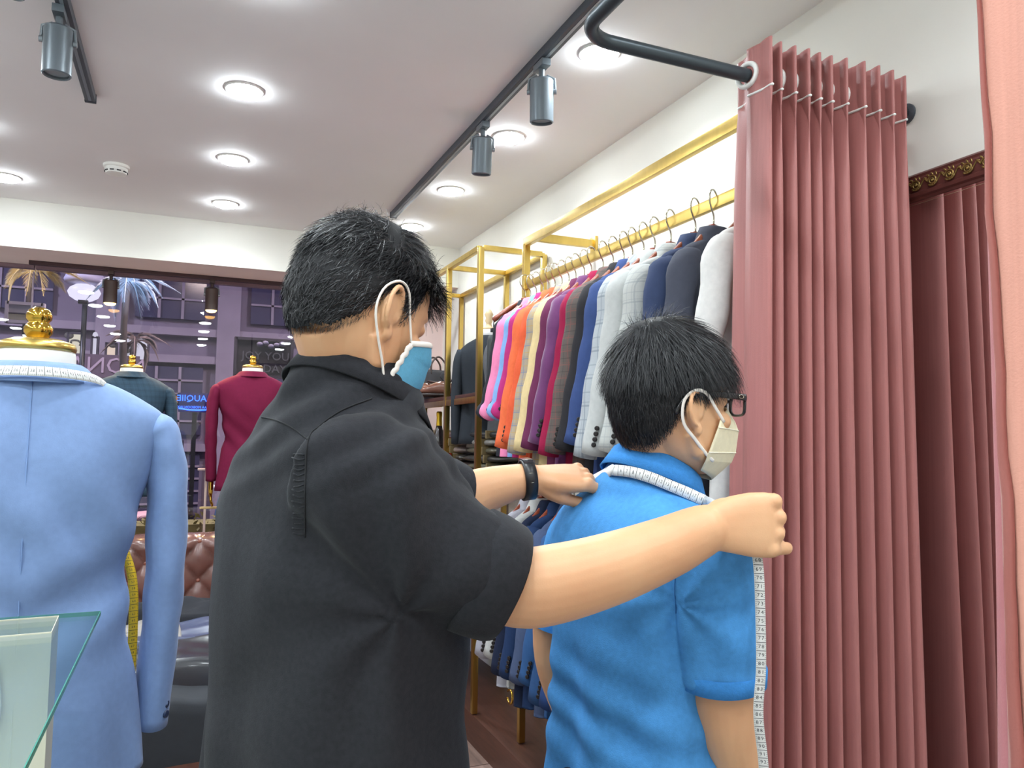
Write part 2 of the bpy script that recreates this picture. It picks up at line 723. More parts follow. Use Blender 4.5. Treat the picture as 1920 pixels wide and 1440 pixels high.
# ------------------------------------------------------------------ shop window
M_glass = glass_mat('window_glass', (0.93, 0.92, 0.96), 0.0, None, 1.52)
M_wframe = mat('window_frame_metal', '#8D7780', 0.45, 0.3)
xs = [(-3.58, -0.905), (-0.895, 1.31)]
for i, (a, b) in enumerate(xs):
    w = MB().box(((a + b) / 2, YWIN, 1.23), (b - a, 0.012, 2.46)).build('window_%d' % (i + 1), M_glass, None, False)
    struct(w)
    MB().box(((a + b) / 2, YWIN, 2.468), (b - a, 0.05, 0.022)).build('window_frame', M_wframe, w, False)
    MB().box(((a + b) / 2, YWIN, 0.02), (b - a, 0.05, 0.04)).build('window_frame', M_wframe, w, False)
    MB().box((b - 0.003, YWIN - 0.002, 1.23), (0.008, 0.018, 2.42)).build('joint_strip', mat('joint', '#A79AAE', 0.3), w, False)
# ================================================================== THE STREET OUTSIDE (night)
M_street = mat('asphalt', '#3A3742', 0.8, noise_amt=0.2, noise_scale=4)
struct(simple_box('ground', (0, 14, -0.2), (40, 17, 0.1), M_street))
struct(simple_box('sidewalk', (0, 6.1, -0.10), (40, 1.25, 0.1), mat('sidewalk_stone', '#57505A', 0.8, noise_amt=0.1)))
for (lx, ly, lz, pw, c_) in ((-4, 9.5, 5.5, 480, (0.8, 0.8, 1.0)), (3.5, 8.5, 5.5, 480, (0.95, 0.82, 0.92)), (0.2, 8.2, 4.8, 220, (1.0, 0.8, 0.7))):
    disk_light('street_fill_light', (lx, ly, lz), pw, c_, 0.6, 170)  # added fill to brighten the night street; no lamp stands here

# facade across the street, with ledges, pilasters and windows of its own
M_fac = mat('facade_plaster', '#7C7384', 0.85, noise_amt=0.12, noise_scale=1.5)
M_fac2 = mat('facade_trim', '#928895', 0.8, noise_amt=0.1, noise_scale=3)
M_fwin = mat('facade_pane', '#45435A', 0.15)
M_fbrick = mat('facade_brick', '#5E3B42', 0.85, noise_amt=0.2, noise_scale=30)
YF = 13.0
fc = thing('street_building', 'mauve building facade across the street behind the window', 'building', (0, YF, 0))
MB().box((1.5, 0.3, 4), (22, 0.4, 8.4)).build('wall', M_fac, fc, False)
for zz in (1.25, 2.62, 3.05, 5.0, 5.25):
    MB().box((1.5, 0.04, zz), (22, 0.2, 0.12)).build('ledge', M_fac2, fc, False)
for xx in (-6.6, -3.6, -1.15, 0.55, 2.2, 4.4):
    MB().box((xx, 0.02, 4), (0.34, 0.22, 8.2)).build('pilaster', M_fac2, fc, False)
for xx in (-5.1, -2.4, -0.3, 1.38, 3.3, 5.4):
    for z0, z1 in ((0.2, 1.15), (1.45, 2.5), (3.25, 4.8), (5.45, 7.4)):
        wv = MB().box((xx, 0.06, (z0 + z1) / 2), (1.0, 0.1, z1 - z0)).build('window', M_fwin, fc, False)
        mb = MB()
        for q in range(1, 3):
            mb.box((xx - 0.5 + q / 3, 0.0, (z0 + z1) / 2), (0.04, 0.04, z1 - z0))
        for q in range(1, 5):
            mb.box((xx, 0.0, z0 + (z1 - z0) * q / 5), (1.0, 0.04, 0.03))
        mb.build('mullion', M_fac2, wv, False)


def panel_px(x0, y0, x1, y1, d, name, label, cat, m, group=None, frame=None, th=0.06):
    """flat board facing the shop (its face square to the window) covering that pixel window at depth d"""
    a, b = B(x0, y1, d), B(x1, y0, d)
    yy = (a.y + b.y) / 2
    a = CAM_C + (np.array(a) - CAM_C) * ((yy) / a.y)
    b = CAM_C + (np.array(b) - CAM_C) * ((yy) / b.y)
    t = thing(name, label, cat, ((a[0] + b[0]) / 2, yy, (a[2] + b[2]) / 2), 0, group)
    w, h = b[0] - a[0], b[2] - a[2]
    MB().box((0, 0.03, 0), (w, th, h)).build('panel', m, t, False)
    zb_ = -(a[2] + b[2]) / 2 - 0.15
    MB().box((0, 0.08, zb_ / 2 + 0.02), (0.05, 0.05, -zb_)).build('mount_post', M_dkmetal, t, False)
    if frame:
        mb = MB()
        for s in (-1, 1):
            mb.box((s * w / 2, 0.02, 0), (0.03, th + 0.03, h + 0.03))
            mb.box((0, 0.02, s * h / 2), (w, th + 0.03, 0.03))
        mb.build('frame', frame, t, False)
    return t, w, h


def text_mesh(body, size, mirror=False, extrude=0.0):
    cu = bpy.data.curves.new('txt', 'FONT')
    cu.body = body
    cu.size = size
    cu.align_x = 'CENTER'
    cu.align_y = 'CENTER'
    cu.extrude = extrude
    cu.resolution_u = 2
    o = bpy.data.objects.new('txt', cu)
    COL.objects.link(o)
    dg = bpy.context.evaluated_depsgraph_get()
    me = bpy.data.meshes.new_from_object(o.evaluated_get(dg))
    bpy.data.objects.remove(o)
    bpy.data.curves.remove(cu)
    if mirror:
        a = get_co(me)
        a[:, 0] *= -1
        set_co(me, a)
        me.flip_normals()
    return me


def put_text(body, size, m, parent, loc, mirror=False, name='lettering', rx=PI / 2, extrude=0.004):
    me = text_mesh(body, size, mirror, extrude)
    me.materials.clear()
    me.materials.append(m)
    o = bpy.data.objects.new(name, me)
    COL.objects.link(o)
    o.parent = parent
    o.location = loc
    o.rotation_euler = (rx, 0, 0)
    return o


M_lit1 = emit('lit_cream', '#F6F0D8', 1.0)
M_lit2 = emit('lit_white', '#E9E8F6', 1.05)
M_lit3 = emit('lit_peach', '#FBE6CF', 1.1)
M_litd = mat('sign_frame', '#3B3542', 0.6)
t, w, h = panel_px(126, 626, 158, 668, 11.0, 'lit_poster', 'glowing cream poster with a dark curl outside the window, leftmost', 'poster', M_lit1, 'lit posters across the street', M_litd)
mb = MB()
mb.tube(bez([(-0.06, -0.01, 0.02), (-0.05, -0.01, 0.06), (0.02, -0.01, 0.065), (0.06, -0.01, 0.03), (0.05, -0.01, -0.01)], 14), 0.014, 8)
mb.ell((-0.09, -0.005, 0.13), (0.06, 0.02, 0.05))
mb.build('printed_curl', mat('print_dark', '#5B5A52', 0.7), t)
t, w, h = panel_px(171, 633, 184, 668, 11.0, 'lit_poster', 'narrow glowing white poster outside the window', 'poster', M_lit2, 'lit posters across the street', M_litd)
MB().ell((0, 0, h / 2 + 0.03), (0.035, 0.03, 0.05)).build('finial', M_lit2, t)
t, w, h = panel_px(198, 645, 219, 671, 11.0, 'lit_poster', 'small peach glowing poster outside the window', 'poster', M_lit3, 'lit posters across the street', M_litd)
MB().ell((0.02, -0.01, h / 2 - 0.03), (0.05, 0.02, 0.03)).build('printed_blot', mat('print_dark', '#5B5A52', 0.7), t)
t, w, h = panel_px(234, 631, 279, 675, 11.0, 'lit_poster', 'large bluish white glowing poster behind the teal jacket', 'poster', M_lit2, 'lit posters across the street', M_litd)
MB().ell((-0.17, -0.01, 0.02), (0.05, 0.02, 0.10)).ell((-0.12, -0.01, -0.04), (0.04, 0.02, 0.04)).build('printed_blot', mat('print_dark', '#5B5A52', 0.7), t)
# cream box added in place of a window reflection, near the left edge
t, w, h = panel_px(12, 572, 81, 602, 7.5, 'reflection_box', 'pale two tone box standing in for a window reflection behind the gold finial', 'sign', mat('reflection_lower', '#B8B69A', 0.6), None, mat('reflection_edge', '#A9A6B0', 0.5))
MB().box((0, -0.004, h * 0.22), (w * 0.96, 0.02, h * 0.46)).build('upper_band', mat('reflection_upper', '#8F8E94', 0.6), t, False)
MB().box((0, -0.012, -0.01), (w, 0.02, 0.012)).build('divider', M_litd, t, False)

# black board with white words
t, w, h = panel_px(440, 640, 548, 704, 8.6, 'street_board', 'black board with white words behind the maroon jacket', 'sign', mat('board_black', '#1E1C28', 0.6), None, mat('board_edge', '#2D2A38', 0.6))
M_bl = emit('board_letter', '#8E8C98', 0.35)
put_text('JOY YOU', 0.125, M_bl, t, (0.02, -0.012, 0.02))
put_text('A DAY', 0.125, M_bl, t, (0.06, -0.012, -0.12))
mb = MB()
for q in range(5):
    mb.ell((-0.05 + 0.06 * q, -0.02, 0.15 + 0.02 * math.sin(q * 2.1)), (0.035, 0.02, 0.028))
mb.build('emblem', mat('board_emblem', '#5C5A72', 0.6), t)

# faint mirrored letters of the shop name on the wall across the street
t, w, h = panel_px(140, 668, 262, 706, 10.2, 'shop_fascia', 'dark fascia board with pale reversed capitals outside the window', 'sign', mat('fascia', '#5A4B5C', 0.8))
put_text('NONA', 0.30, mat('fascia_letter', '#A595A6', 0.7), t, (0, -0.006, 0), True)

# blue neon sign, reversed
M_neon = emit('neon_blue', (0.03, 0.16, 1.0), 4.0)
t, w, h = panel_px(334, 738, 397, 772, 8.8, 'neon_sign', 'blue neon sign with reversed lettering seen through the window', 'sign', mat('neon_back', '#2B2C55', 0.6))
put_text('JLAUQIIE', 0.098, M_neon, t, (0, -0.02, 0.045), True)
put_text('LAA MOBOON JAX', 0.038, M_neon, t, (-0.02, -0.02, -0.055), True)
mb = MB()
mb.tube(bez([(-0.17, -0.02, -0.07), (-0.05, -0.02, -0.085), (0.1, -0.02, -0.083), (0.17, -0.02, -0.066)], 12), 0.008, 8)
mb.build('neon_underline', M_neon, t)
t, w, h = panel_px(318, 741, 336, 758, 8.8, 'lit_menu', 'small amber lit square beside the blue neon sign', 'sign', emit('lit_amber', '#E9A96A', 0.7), None, M_litd)
t, w, h = panel_px(324, 828, 342, 878, 8.4, 'street_poster', 'dull orange poster standing below the neon sign', 'poster', mat('poster_orange', '#B0705F', 0.7), None, M_litd)

# lit white dome
ld = thing('dome_lamp', 'big glowing white dome lamp outside beside the amber spotlight', 'lamp', B(158, 548, 9.5))
MB().lathe([(0.002, 0.10), (0.10, 0.09), (0.16, 0.05), (0.185, 0.0), (0.16, -0.06), (0.10, -0.10), (0.04, -0.12), (0.002, -0.12)], 24).build('globe', emit('dome_light', (0.86, 0.85, 1.0), 1.4), ld)
MB().lathe([(0.02, 0.30), (0.12, 0.28), (0.20, 0.22), (0.23, 0.15), (0.21, 0.11), (0.02, 0.10)], 24).build('hood', mat('dome_hood', '#A9A9C4', 0.5), ld)
MB().bbox((0, -0.05, -0.13), (0.11, 0.08, 0.045), 0.01).build('bracket', M_dkmetal, ld)
MB().tube([(0, 0.12, -0.12), (0, 0.14, -2.28)], 0.03, 10).build('post', M_dkmetal, ld)


# ------------------------------------------------------------------ palms
def frond_mesh(L, droop, seed):
    r = random.Random(seed)
    mb = MB()
    P = []
    for i in range(13):
        t_ = i / 12
        P.append(V(L * t_ * (1 - 0.15 * t_), 0, L * (0.55 * t_ - droop * t_ * t_)))
    mb.tube(P, [0.012 * (1 - 0.8 * i / 12) + 0.002 for i in range(13)], 5)
    for i in range(2, 13):
        for s in (-1, 1):
            for q in range(4):
                b = P[i] + (P[i] - P[i - 1]) * (q * 0.25)
                ll = L * (0.30 * math.sin(PI * min(1, 0.15 + i / 14)) + 0.06)
                d = (P[i] - P[i - 1])
                d /= np.linalg.norm(d)
                tip = b + d * ll * 0.75 + V(0, s * ll * 0.55, -ll * (0.25 + 0.3 * r.random()))
                mid = (b + tip) / 2 + V(0, 0, ll * 0.08)
                wd = (V(0, 0, 0.004) + d * 0.004)
                mb.add([b - wd, b + wd, mid + wd * 1.3, tip, mid - wd * 1.3], [(0, 1, 2, 4), (4, 2, 3)])
    return mb.mesh('frond')


def palm(label, loc, trunk_h, L, m_leaf, n, seed):
    t = thing('palm_tree', label, 'palm tree', (loc[0], loc[1], -0.15))
    hh = loc[2] + 0.15
    mb = MB()
    pts = [(0.05 * math.sin(i * 0.4), 0, hh * i / 14) for i in range(15)]
    mb.tube(pts, [0.045 - 0.015 * i / 14 + 0.004 * (i % 2) for i in range(15)], 10)
    mb.build('trunk', mat('palm_bark', '#3E3636', 0.9, noise_amt=0.2, noise_scale=10), t)
    mes = [frond_mesh(L, 1.0 + 0.25 * q, seed + q) for q in range(3)]
    for me in mes:
        me.materials.append(m_leaf)
    for i in range(n):
        o = bpy.data.objects.new('frond', mes[i % 3])
        COL.objects.link(o)
        o.parent = t
        o.location = (pts[-1][0], 0, hh)
        o.rotation_euler = (rng.uniform(-0.15, 0.15), rng.uniform(-0.9, 0.5), i * 2.399 + rng.uniform(-0.2, 0.2))


M_leaf1 = mat('palm_leaf_olive', '#B0A070', 0.6, noise_amt=0.15)
M_leaf2 = mat('palm_leaf_pale', '#98A9BA', 0.5, noise_amt=0.15)
M_leaf3 = mat('palm_leaf_dull', '#7C6C6A', 0.7, noise_amt=0.15)
palm('palm tree with warm lit fronds above the light blue jacket', B(66, 512, 9.0), 2, 0.42, M_leaf1, 11, 1)
palm('palm tree with fronds lit bluish white beside the amber spotlight', B(246, 530, 8.2), 2, 0.36, M_leaf2, 13, 5)
palm('small dull palm in front of the large white poster', B(258, 640, 9.5), 2, 0.34, M_leaf3, 10, 9)
disk_light('palm_uplight', tuple(B(246, 600, 7.9)), 5, (0.6, 0.8, 1.0), 0.15, 120, (0, 0.3, 1))
disk_light('palm_uplight', tuple(B(60, 575, 8.6)), 3, (1.0, 0.8, 0.5), 0.15, 120, (0, 0.3, 1))

# ------------------------------------------------------------------ hedge
def hedge():
    r = np.random.RandomState(3)
    mb = MB()
    n = 7000
    P = np.column_stack([r.uniform(-3.5, 3.0, n), r.uniform(6.75, 7.25, n), r.uniform(-0.1, 0.78, n)])
    for p in P:
        a = r.normal(size=3)
        a /= np.linalg.norm(a)
        b = np.cross(a, r.normal(size=3))
        b /= np.linalg.norm(b)
        s = r.uniform(0.012, 0.028)
        mb.add([p - a * s * 1.6, p - b * s * 0.6, p + a * s * 1.6, p + b * s * 0.6], [(0, 1, 2, 3)])
    mb.box((-0.25, 7.0, 0.3), (6.5, 0.4, 0.85))
    o = mb.build('hedge', mat('hedge_leaf', '#6E6A3C', 0.8, noise_amt=0.4, noise_scale=12), None, False)
    tag(o, 'low clipped hedge outside the window above the leather sofa', 'hedge', None, 'stuff')


hedge()

# ------------------------------------------------------------------ parked scooter
sc = thing('scooter', 'blue parked scooter outside between the light blue sleeve and the person in black', 'scooter', B(338, 925, 7.9) * 1.0, 0.4)
sc.location.z = -0.15
mb = MB()
mb.tube(bez([(-0.55, 0, 0.55), (-0.3, 0, 0.62), (-0.05, 0, 0.42), (0.2, 0, 0.36), (0.42, 0, 0.6), (0.5, 0, 0.92)], 20),
        [(0.13, 0.13)] * 8 + [(0.09, 0.12)] * 5 + [(0.07, 0.15)] * 7, 14)
mb.build('body', mat('scooter_blue', '#4F7FA8', 0.3, coat=0.5), sc)
mb = MB()
mb.tube(bez([(-0.6, 0, 0.76), (-0.3, 0, 0.79), (-0.02, 0, 0.72)], 10), (0.05, 0.12), 12)
mb.build('seat', mat('scooter_seat', '#C7A0A8', 0.5), sc)
for xx in (-0.48, 0.5):
    mb = MB()
    mb.tube([(xx + 0.17 * math.cos(a * PI / 12), 0, 0.22 + 0.17 * math.sin(a * PI / 12)) for a in range(24)], 0.05, 8, closed=True)
    mb.lathe([(0.001, -0.03), (0.12, -0.03), (0.12, 0.03), (0.001, 0.03)], 16, (0, 0, 0), Matrix.Translation((xx, 0, 0.22)) @ Matrix.Rotation(PI / 2, 4, 'X'))
    mb.build('wheel', M_dkmetal, sc)
mb = MB()
mb.tube([(0.46, -0.3, 1.05), (0.5, -0.1, 1.0), (0.5, 0.1, 1.0), (0.46, 0.3, 1.05)], 0.018, 8)
mb.ell((0.56, 0, 0.95), (0.06, 0.09, 0.09))
mb.build('handlebar', M_white, sc)
# ================================================================== RIGHT WALL: SHELF UNIT AND GARMENT RACKS
def onX(px, py, X):
    d = CAM_R @ np.array([px - 960, py - 720, FPX])
    return CAM_C + d * (X / d[0])


def onY(px, py, Y):
    d = CAM_R @ np.array([px - 960, py - 720, FPX])
    return CAM_C + d * (Y / d[1])


def onZ(px, py, Z):
    d = CAM_R @ np.array([px - 960, py - 720, FPX])
    return CAM_C + d * ((Z - CAM_C[2]) / d[2])


def bar(p, q, w=0.025, mb=None, w2=None):
    """square bar between two points along a world axis"""
    p, q = V(*p), V(*q)
    s = np.abs(q - p)
    k = int(np.argmax(s))
    s = np.where(s < 1e-6, w, s)
    if w2:
        s[2 if k != 2 else 1] = w2
    mb = mb or MB()
    mb.bbox((p + q) / 2, s, 0.0025)
    return mb


SX, BX = 1.31, 1.655
sh = thing('shelf_unit', 'gold tube shelf unit with dark boards against the right wall', 'shelf', (0, 0, 0))
YP = [3.53, 4.03, 4.82]
for y in YP:
    bar((SX, y, 0.145), (SX, y, 2.395), 0.028).build('post', M_gold, sh, True, 40)
    bar((BX, y, 0.145), (BX, y, 2.395), 0.026).build('post', M_gold, sh, True, 40)
bar((SX, 4.45, 1.27), (SX, 4.45, 1.66), 0.024).build('post', M_gold, sh, True, 40)
for x in (SX, BX):
    bar((x, YP[0] + 0.014, 2.395), (x, YP[-1] - 0.014, 2.395), 0.026).build('top_rail', M_gold, sh, True, 40)
for y in YP:
    bar((SX + 0.014, y, 2.395), (BX - 0.013, y, 2.395), 0.026).build('cross_rail', M_gold, sh, True, 40)
bar((SX, YP[0] + 0.014, 1.64), (SX, YP[-1] - 0.014, 1.64), 0.024, None, 0.032).build('shelf_rail', M_gold, sh, True, 40)
bar((SX, YP[0] + 0.014, 1.25), (SX, YP[-1] - 0.014, 1.25), 0.024, None, 0.03).build('shelf_rail', M_gold, sh, True, 40)
bar((SX, YP[0] + 0.014, 0.62), (SX, YP[-1] - 0.014, 0.62), 0.024).build('shelf_rail', M_gold, sh, True, 40)
MB().bbox(((SX + BX) / 2, (YP[1] + YP[2]) / 2 + 0.01, 1.667), (BX - SX + 0.02, YP[2] - YP[1] - 0.0, 0.022), 0.003).build('board', M_dkwood, sh, True, 40)
MB().bbox((SX + 0.016, (YP[0] + YP[1]) / 2, 1.665), (0.05, YP[1] - YP[0] - 0.03, 0.02), 0.003).build('front_strip', M_dkwood, sh, True, 40)
MB().bbox(((SX + BX) / 2, (YP[0] + YP[2]) / 2, 1.275), (BX - SX + 0.02, YP[2] - YP[0] + 0.05, 0.02), 0.003).build('board', M_dkwood, sh, True, 40)
MB().bbox(((SX + BX) / 2, (YP[0] + YP[2]) / 2, 0.645), (BX - SX + 0.02, YP[2] - YP[0] + 0.05, 0.02), 0.003).build('board', M_dkwood, sh, True, 40)

pl = MB().bbox(((1.30 + 1.665) / 2, (1.75 + 4.95) / 2, 0.07), (0.365, 3.2, 0.14), 0.004).build('plinth', M_dkwood, None, True, 40)
tag(pl, 'long dark wooden plinth along the right wall under the suits', 'plinth')

RX, RZ = 1.38, 2.135        # upper rail
LZ = 1.285                  # lower rail
rk = thing('garment_rack', 'gold wall rack with an upper and a lower hanging rail', 'clothes rack', (0, 0, 0))
bar((RX, 3.13, 0.145), (RX, 3.13, 2.325), 0.028).build('post', M_gold, rk, True, 40)
bar((RX, 1.46, 0.145), (RX, 1.46, 2.325), 0.028).build('post', M_gold, rk, True, 40)
bar((RX, 1.46, 2.335), (RX, 3.144, 2.335), 0.022, None, 0.038).build('top_bar', M_gold, rk, True, 40)
bar((RX, 1.474, RZ), (RX, 3.116, RZ), 0.016, None, 0.034).build('upper_rail', M_gold, rk, True, 40)
bar((RX, 1.474, LZ), (RX, 3.116, LZ), 0.016, None, 0.034).build('lower_rail', M_gold, rk, True, 40)
for y in (3.03, 1.60):
    bar((RX + 0.012, y, 2.335), (WALLX - 0.006, y, 2.335), 0.024, None, 0.036).build('wall_bracket', M_gold, rk, True, 40)
    MB().bbox((WALLX - 0.008, y, 2.335), (0.014, 0.05, 0.07), 0.003).build('wall_plate', M_gold, rk, True, 40)
mb = MB()
hk = onX(956, 1306, RX)
mb.tube([(RX, hk[1] + 0.03 * math.cos(a), hk[2] + 0.03 * math.sin(a)) for a in np.linspace(0.6, 2 * PI - 0.4, 18)], 0.005, 8)
mb.build('ring_hook', M_goldpol, rk)


# ------------------------------------------------------------------ jackets and hangers
def sring(cx, cy, z, a, b, n=28, e=2.4, rot=0.0):
    out = []
    for j in range(n):
        th = 2 * PI * j / n
        c, s = math.cos(th), math.sin(th)
        x = a * math.copysign(abs(c) ** (2 / e), c)
        y = b * math.copysign(abs(s) ** (2 / e), s)
        out.append(V(cx + x, cy + y, z))
    return out


def interp_rows(rows, n):
    R_ = np.array(rows, float)
    t0 = R_[:, 0]
    ts = np.linspace(t0[0], t0[-1], n)
    return [[t] + [np.interp(t, t0, R_[:, k]) for k in range(1, R_.shape[1])] for t in ts]


def smooth_rows(rows, n):
    P = bez([tuple(r) for r in [(r[0], r[1], r[2]) for r in rows]], n)
    Q = bez([tuple(r) for r in [(r[3], 0, 0) for r in rows]], n)
    return [[p[0], p[1], p[2], q[0]] for p, q in zip(P, Q)]


def make_jacket_meshes(seed, length=0.74, sleeve=0.60, depth=1.0, zc=-0.112, full=False):
    r = random.Random(seed)
    ph = r.uniform(0, 6)
    rows = [(zc + 0.01, 0.050, 0.032, -0.005), (zc - 0.012, 0.075, 0.037, 0), (zc - 0.035, 0.14, 0.036, 0), (zc - 0.055, 0.190, 0.036, 0),
            (zc - 0.075, 0.213, 0.038, 0), (zc - 0.11, 0.217, 0.043, 0), (zc - 0.2, 0.198, 0.048, 0.003), (zc - 0.35, 0.186, 0.050, 0.01),
            (zc - 0.5, 0.190, 0.050, 0.015), (zc - length + 0.02, 0.205, 0.052, 0.02), (zc - length, 0.207, 0.052, 0.02)]
    rr = smooth_rows(rows, 34)
    body = MB()
    rings = []
    for z, a, b, cy in rr:
        ring = sring(0, cy, z, a, b * depth, 36)
        k = max(0.0, min(1.0, (zc - 0.12 - z) / 0.25))
        for q in ring:
            th = math.atan2((q[1] - cy) / (b * depth), q[0] / a)
            q[1] += k * (0.006 * math.sin(5 * th + ph + 3 * z) + 0.004 * math.sin(9 * th - ph + 6 * z))
        rings.append(ring)
    KX = 0.86
    for ring in rings:
        for q in ring:
            q[0] *= KX
    body.loft(rings)
    sl = []
    for s in (-1, 1):
        pts = bez([(s * 0.185, 0, zc - 0.075), (s * 0.222, 0.0, zc - 0.13), (s * 0.238, 0.012, zc - 0.27), (s * 0.246, 0.045, zc - 0.43), (s * 0.243, 0.085, zc - 0.02 - sleeve)], 22)
        pts = [V(p[0] * KX, p[1], p[2]) for p in pts]
        rad = []
        for i in range(22):
            u = i / 21
            wob = 0.0025 * math.sin(i * 1.3 + ph + s)
            th_ = 0.030 + 0.004 * math.sin(u * 5 + ph)
            if u < 0.2:
                th_ = 0.020 + (th_ - 0.020) * u / 0.2
            rad.append((th_ + wob, (0.047 - 0.008 * u + wob) * (0.75 + 0.25 * min(1, u / 0.15))))
        m = MB()
        m.tube(pts, rad, 18, up=(1, 0, 0))
        # open, recessed cuff end
        sl.append((m, pts))
    col = MB()
    g = []
    for j in range(15):
        a = -PI * 1.12 + j / 14 * PI * 1.24
        ring = []
        for (dr, dz) in ((0.0, 0.012), (0.004, 0.022), (0.012, 0.018), (0.020, -0.004), (0.028, -0.030)):
            rx_, ry_ = 0.052 + dr * 1.7, 0.034 + dr * 0.8
            ring.append(V(rx_ * math.cos(a), -0.004 + ry_ * math.sin(a), zc + dz))
        g.append(ring)
    col.sheet(g)
    e = sl[0][1][-1]
    d = sl[0][1][-1] - sl[0][1][-3]
    d /= np.linalg.norm(d)
    spots = [tuple(e - d * (0.030 + 0.017 * q) + V(-0.027, -0.020 - 0.001 * q, 0)) for q in range(4)]
    return body.mesh('body'), [m.mesh('sleeve') for m, _ in sl], col.mesh('collar'), spots


JV = [make_jacket_meshes(s, ln, sv) for s, ln, sv in ((1, 0.74, 0.60), (2, 0.72, 0.58), (3, 0.76, 0.62), (4, 0.74, 0.61))]
JS = [make_jacket_meshes(9, 0.66, 0.47)]
BTN = MB().lathe([(0.0005, 0), (0.0075, 0), (0.0075, 0.005), (0.005, 0.006), (0.0005, 0.0045)], 10).mesh('cuff_button')
BTN.materials.append(M_button)
hang_wood = MB()
for s in (-1, 1):
    hang_wood.tube(bez([(0, 0, -0.090), (s * 0.05, 0, -0.108), (s * 0.11, 0.002, -0.152), (s * 0.155, 0.004, -0.185)], 12),
                   [(0.013, 0.010)] * 4 + [(0.010, 0.012)] * 4 + [(0.008, 0.012)] * 4, 10, up=(0, 1, 0.01))
hang_wood.bbox((0, 0, -0.092), (0.036, 0.018, 0.036), 0.004)
hang_wood = hang_wood.mesh('shoulder_bar')
hang_wood.materials.append(M_hangwood)
hang_hook = MB()
hp = [(0, 0, -0.075), (0, 0, -0.045), (-0.012, 0, -0.032)] + [(-0.028 * math.sin(a), 0, -0.030 * math.cos(a)) for a in np.linspace(0.75, PI * 1.62, 14)]
hang_hook.tube(bez(hp, 40), 0.0026, 8, up=(0, 1, 0))
hang_hook = hang_hook.mesh('hook')
hang_hook.materials.append(M_chrome)


def share(name, me, parent, m=None):
    o = bpy.data.objects.new(name, me)
    COL.objects.link(o)
    o.parent = parent
    if m is not None:
        if len(me.materials) == 0:
            me.materials.append(m)
        o.material_slots[0].link = 'OBJECT'
        o.material_slots[0].material = m
    return o


def hang_jacket(desc, m, loc, rz, group, var=None, short=False, where='on the upper rail', z=0.0):
    t = thing('suit_jacket', desc, 'jacket', loc, rz, group)
    b, sl, c, bt = (JS[0] if short else JV[var if var is not None else rng.randrange(4)])
    share('body', b, t, m)
    so = [share('sleeve', s_, t, m) for s_ in sl]
    share('collar', c, t, m)
    for q in bt:
        o = share('cuff_button', BTN, so[0])
        o.location = q
        o.rotation_euler = (0.3, -PI / 2, 0)
    h = thing('coat_hanger', 'hanger of the ' + desc, 'hanger', loc, rz + rng.uniform(-0.05, 0.05), 'hangers ' + where)
    share('shoulder_bar', hang_wood, h)
    share('hook', hang_hook, h)
    return t


def cl(name, c, **k):
    kk = dict(rough=0.85, noise_amt=0.05, noise_scale=60, bump=0.15, bump_scale=500, spec=0.2)
    kk.update(k)
    return mat('cloth_' + name, c, **kk)


UP = [
    (995, 'black jacket at the far end of the upper rail', cl('black', '#2B2D34'), True),
    (1006, 'pink jacket on the upper rail beside the light blue one', cl('pink', '#F08BB4'), True),
    (1019, 'sky blue jacket on the upper rail beside the pink one', cl('skyblue', '#85ACE0'), True),
    (1030, 'magenta jacket mostly hidden behind the sky blue one', cl('magenta', '#B8337A'), True),
    (1041, 'bright orange jacket, the farther of two on the upper rail', cl('orange', '#EE7248'), False),
    (1054, 'orange red jacket, the nearer of two on the upper rail', cl('orange2', '#E5623E'), False),
    (1067, 'beige and slate checked jacket between orange and cream', plaid('plaid_beige', '#B5A58F', '#7282A6', '#C9A24E', 0.05), False),
    (1080, 'cream jacket with dark cuff buttons on the upper rail', cl('cream', '#E3CB98'), False),
    (1096, 'plum jacket next to the cream one on the upper rail', cl('plum', '#6D2F52'), False),
    (1109, 'violet velvet jacket between plum and crimson', cl('violet', '#6E3C6B', sheen=0.4), False),
    (1131, 'crimson jacket on the upper rail beside the brown plaid', cl('crimson', '#9A1D45'), False),
    (1150, 'brown plaid tweed jacket in the middle of the upper rail', plaid('plaid_brown', '#655C58', '#8A5A55', '#3E3A3C', 0.045), False),
    (1170, 'charcoal black jacket hidden behind the brown plaid', cl('charblack', '#2E2D31'), False),
    (1186, 'navy blue jacket peeking beside the grey plaid', cl('navy', '#3C4F80'), False),
    (1207, 'light grey windowpane plaid jacket above the person in blue', plaid('plaid_grey', '#B9BFC4', '#7F8894', '#8D96A2', 0.085, w1=0.07), False),
    (1228, 'plain pale grey jacket between two grey plaids', cl('palegrey', '#C3C5C3'), False),
    (1258, 'pale silver checked jacket behind the head of the person in blue', plaid('plaid_silver', '#C6C8C4', '#9FA4A8', '#A9ADB0', 0.06, w1=0.08), False),
    (1304, 'dark navy jacket near the white one on the upper rail', cl('darknavy', '#3B4766'), False),
    (1338, 'slate charcoal jacket next to the white one', cl('slate', '#4C4F5C'), False),
    (1412, 'white jacket at the near end of the upper rail', cl('white', '#E4E2DE'), False),
]
for i, (px, desc, m, short) in enumerate(UP):
    # hook position on the rail at the height of the bar
    slope_y = 367 + (1377 - px) * 0.4332
    p = onX(px, slope_y, RX)
    hang_jacket(desc, m, (RX, float(p[1]), RZ + 0.012), 0.42 + rng.uniform(-0.06, 0.06), 'jackets on the upper rail', i % 4, short)

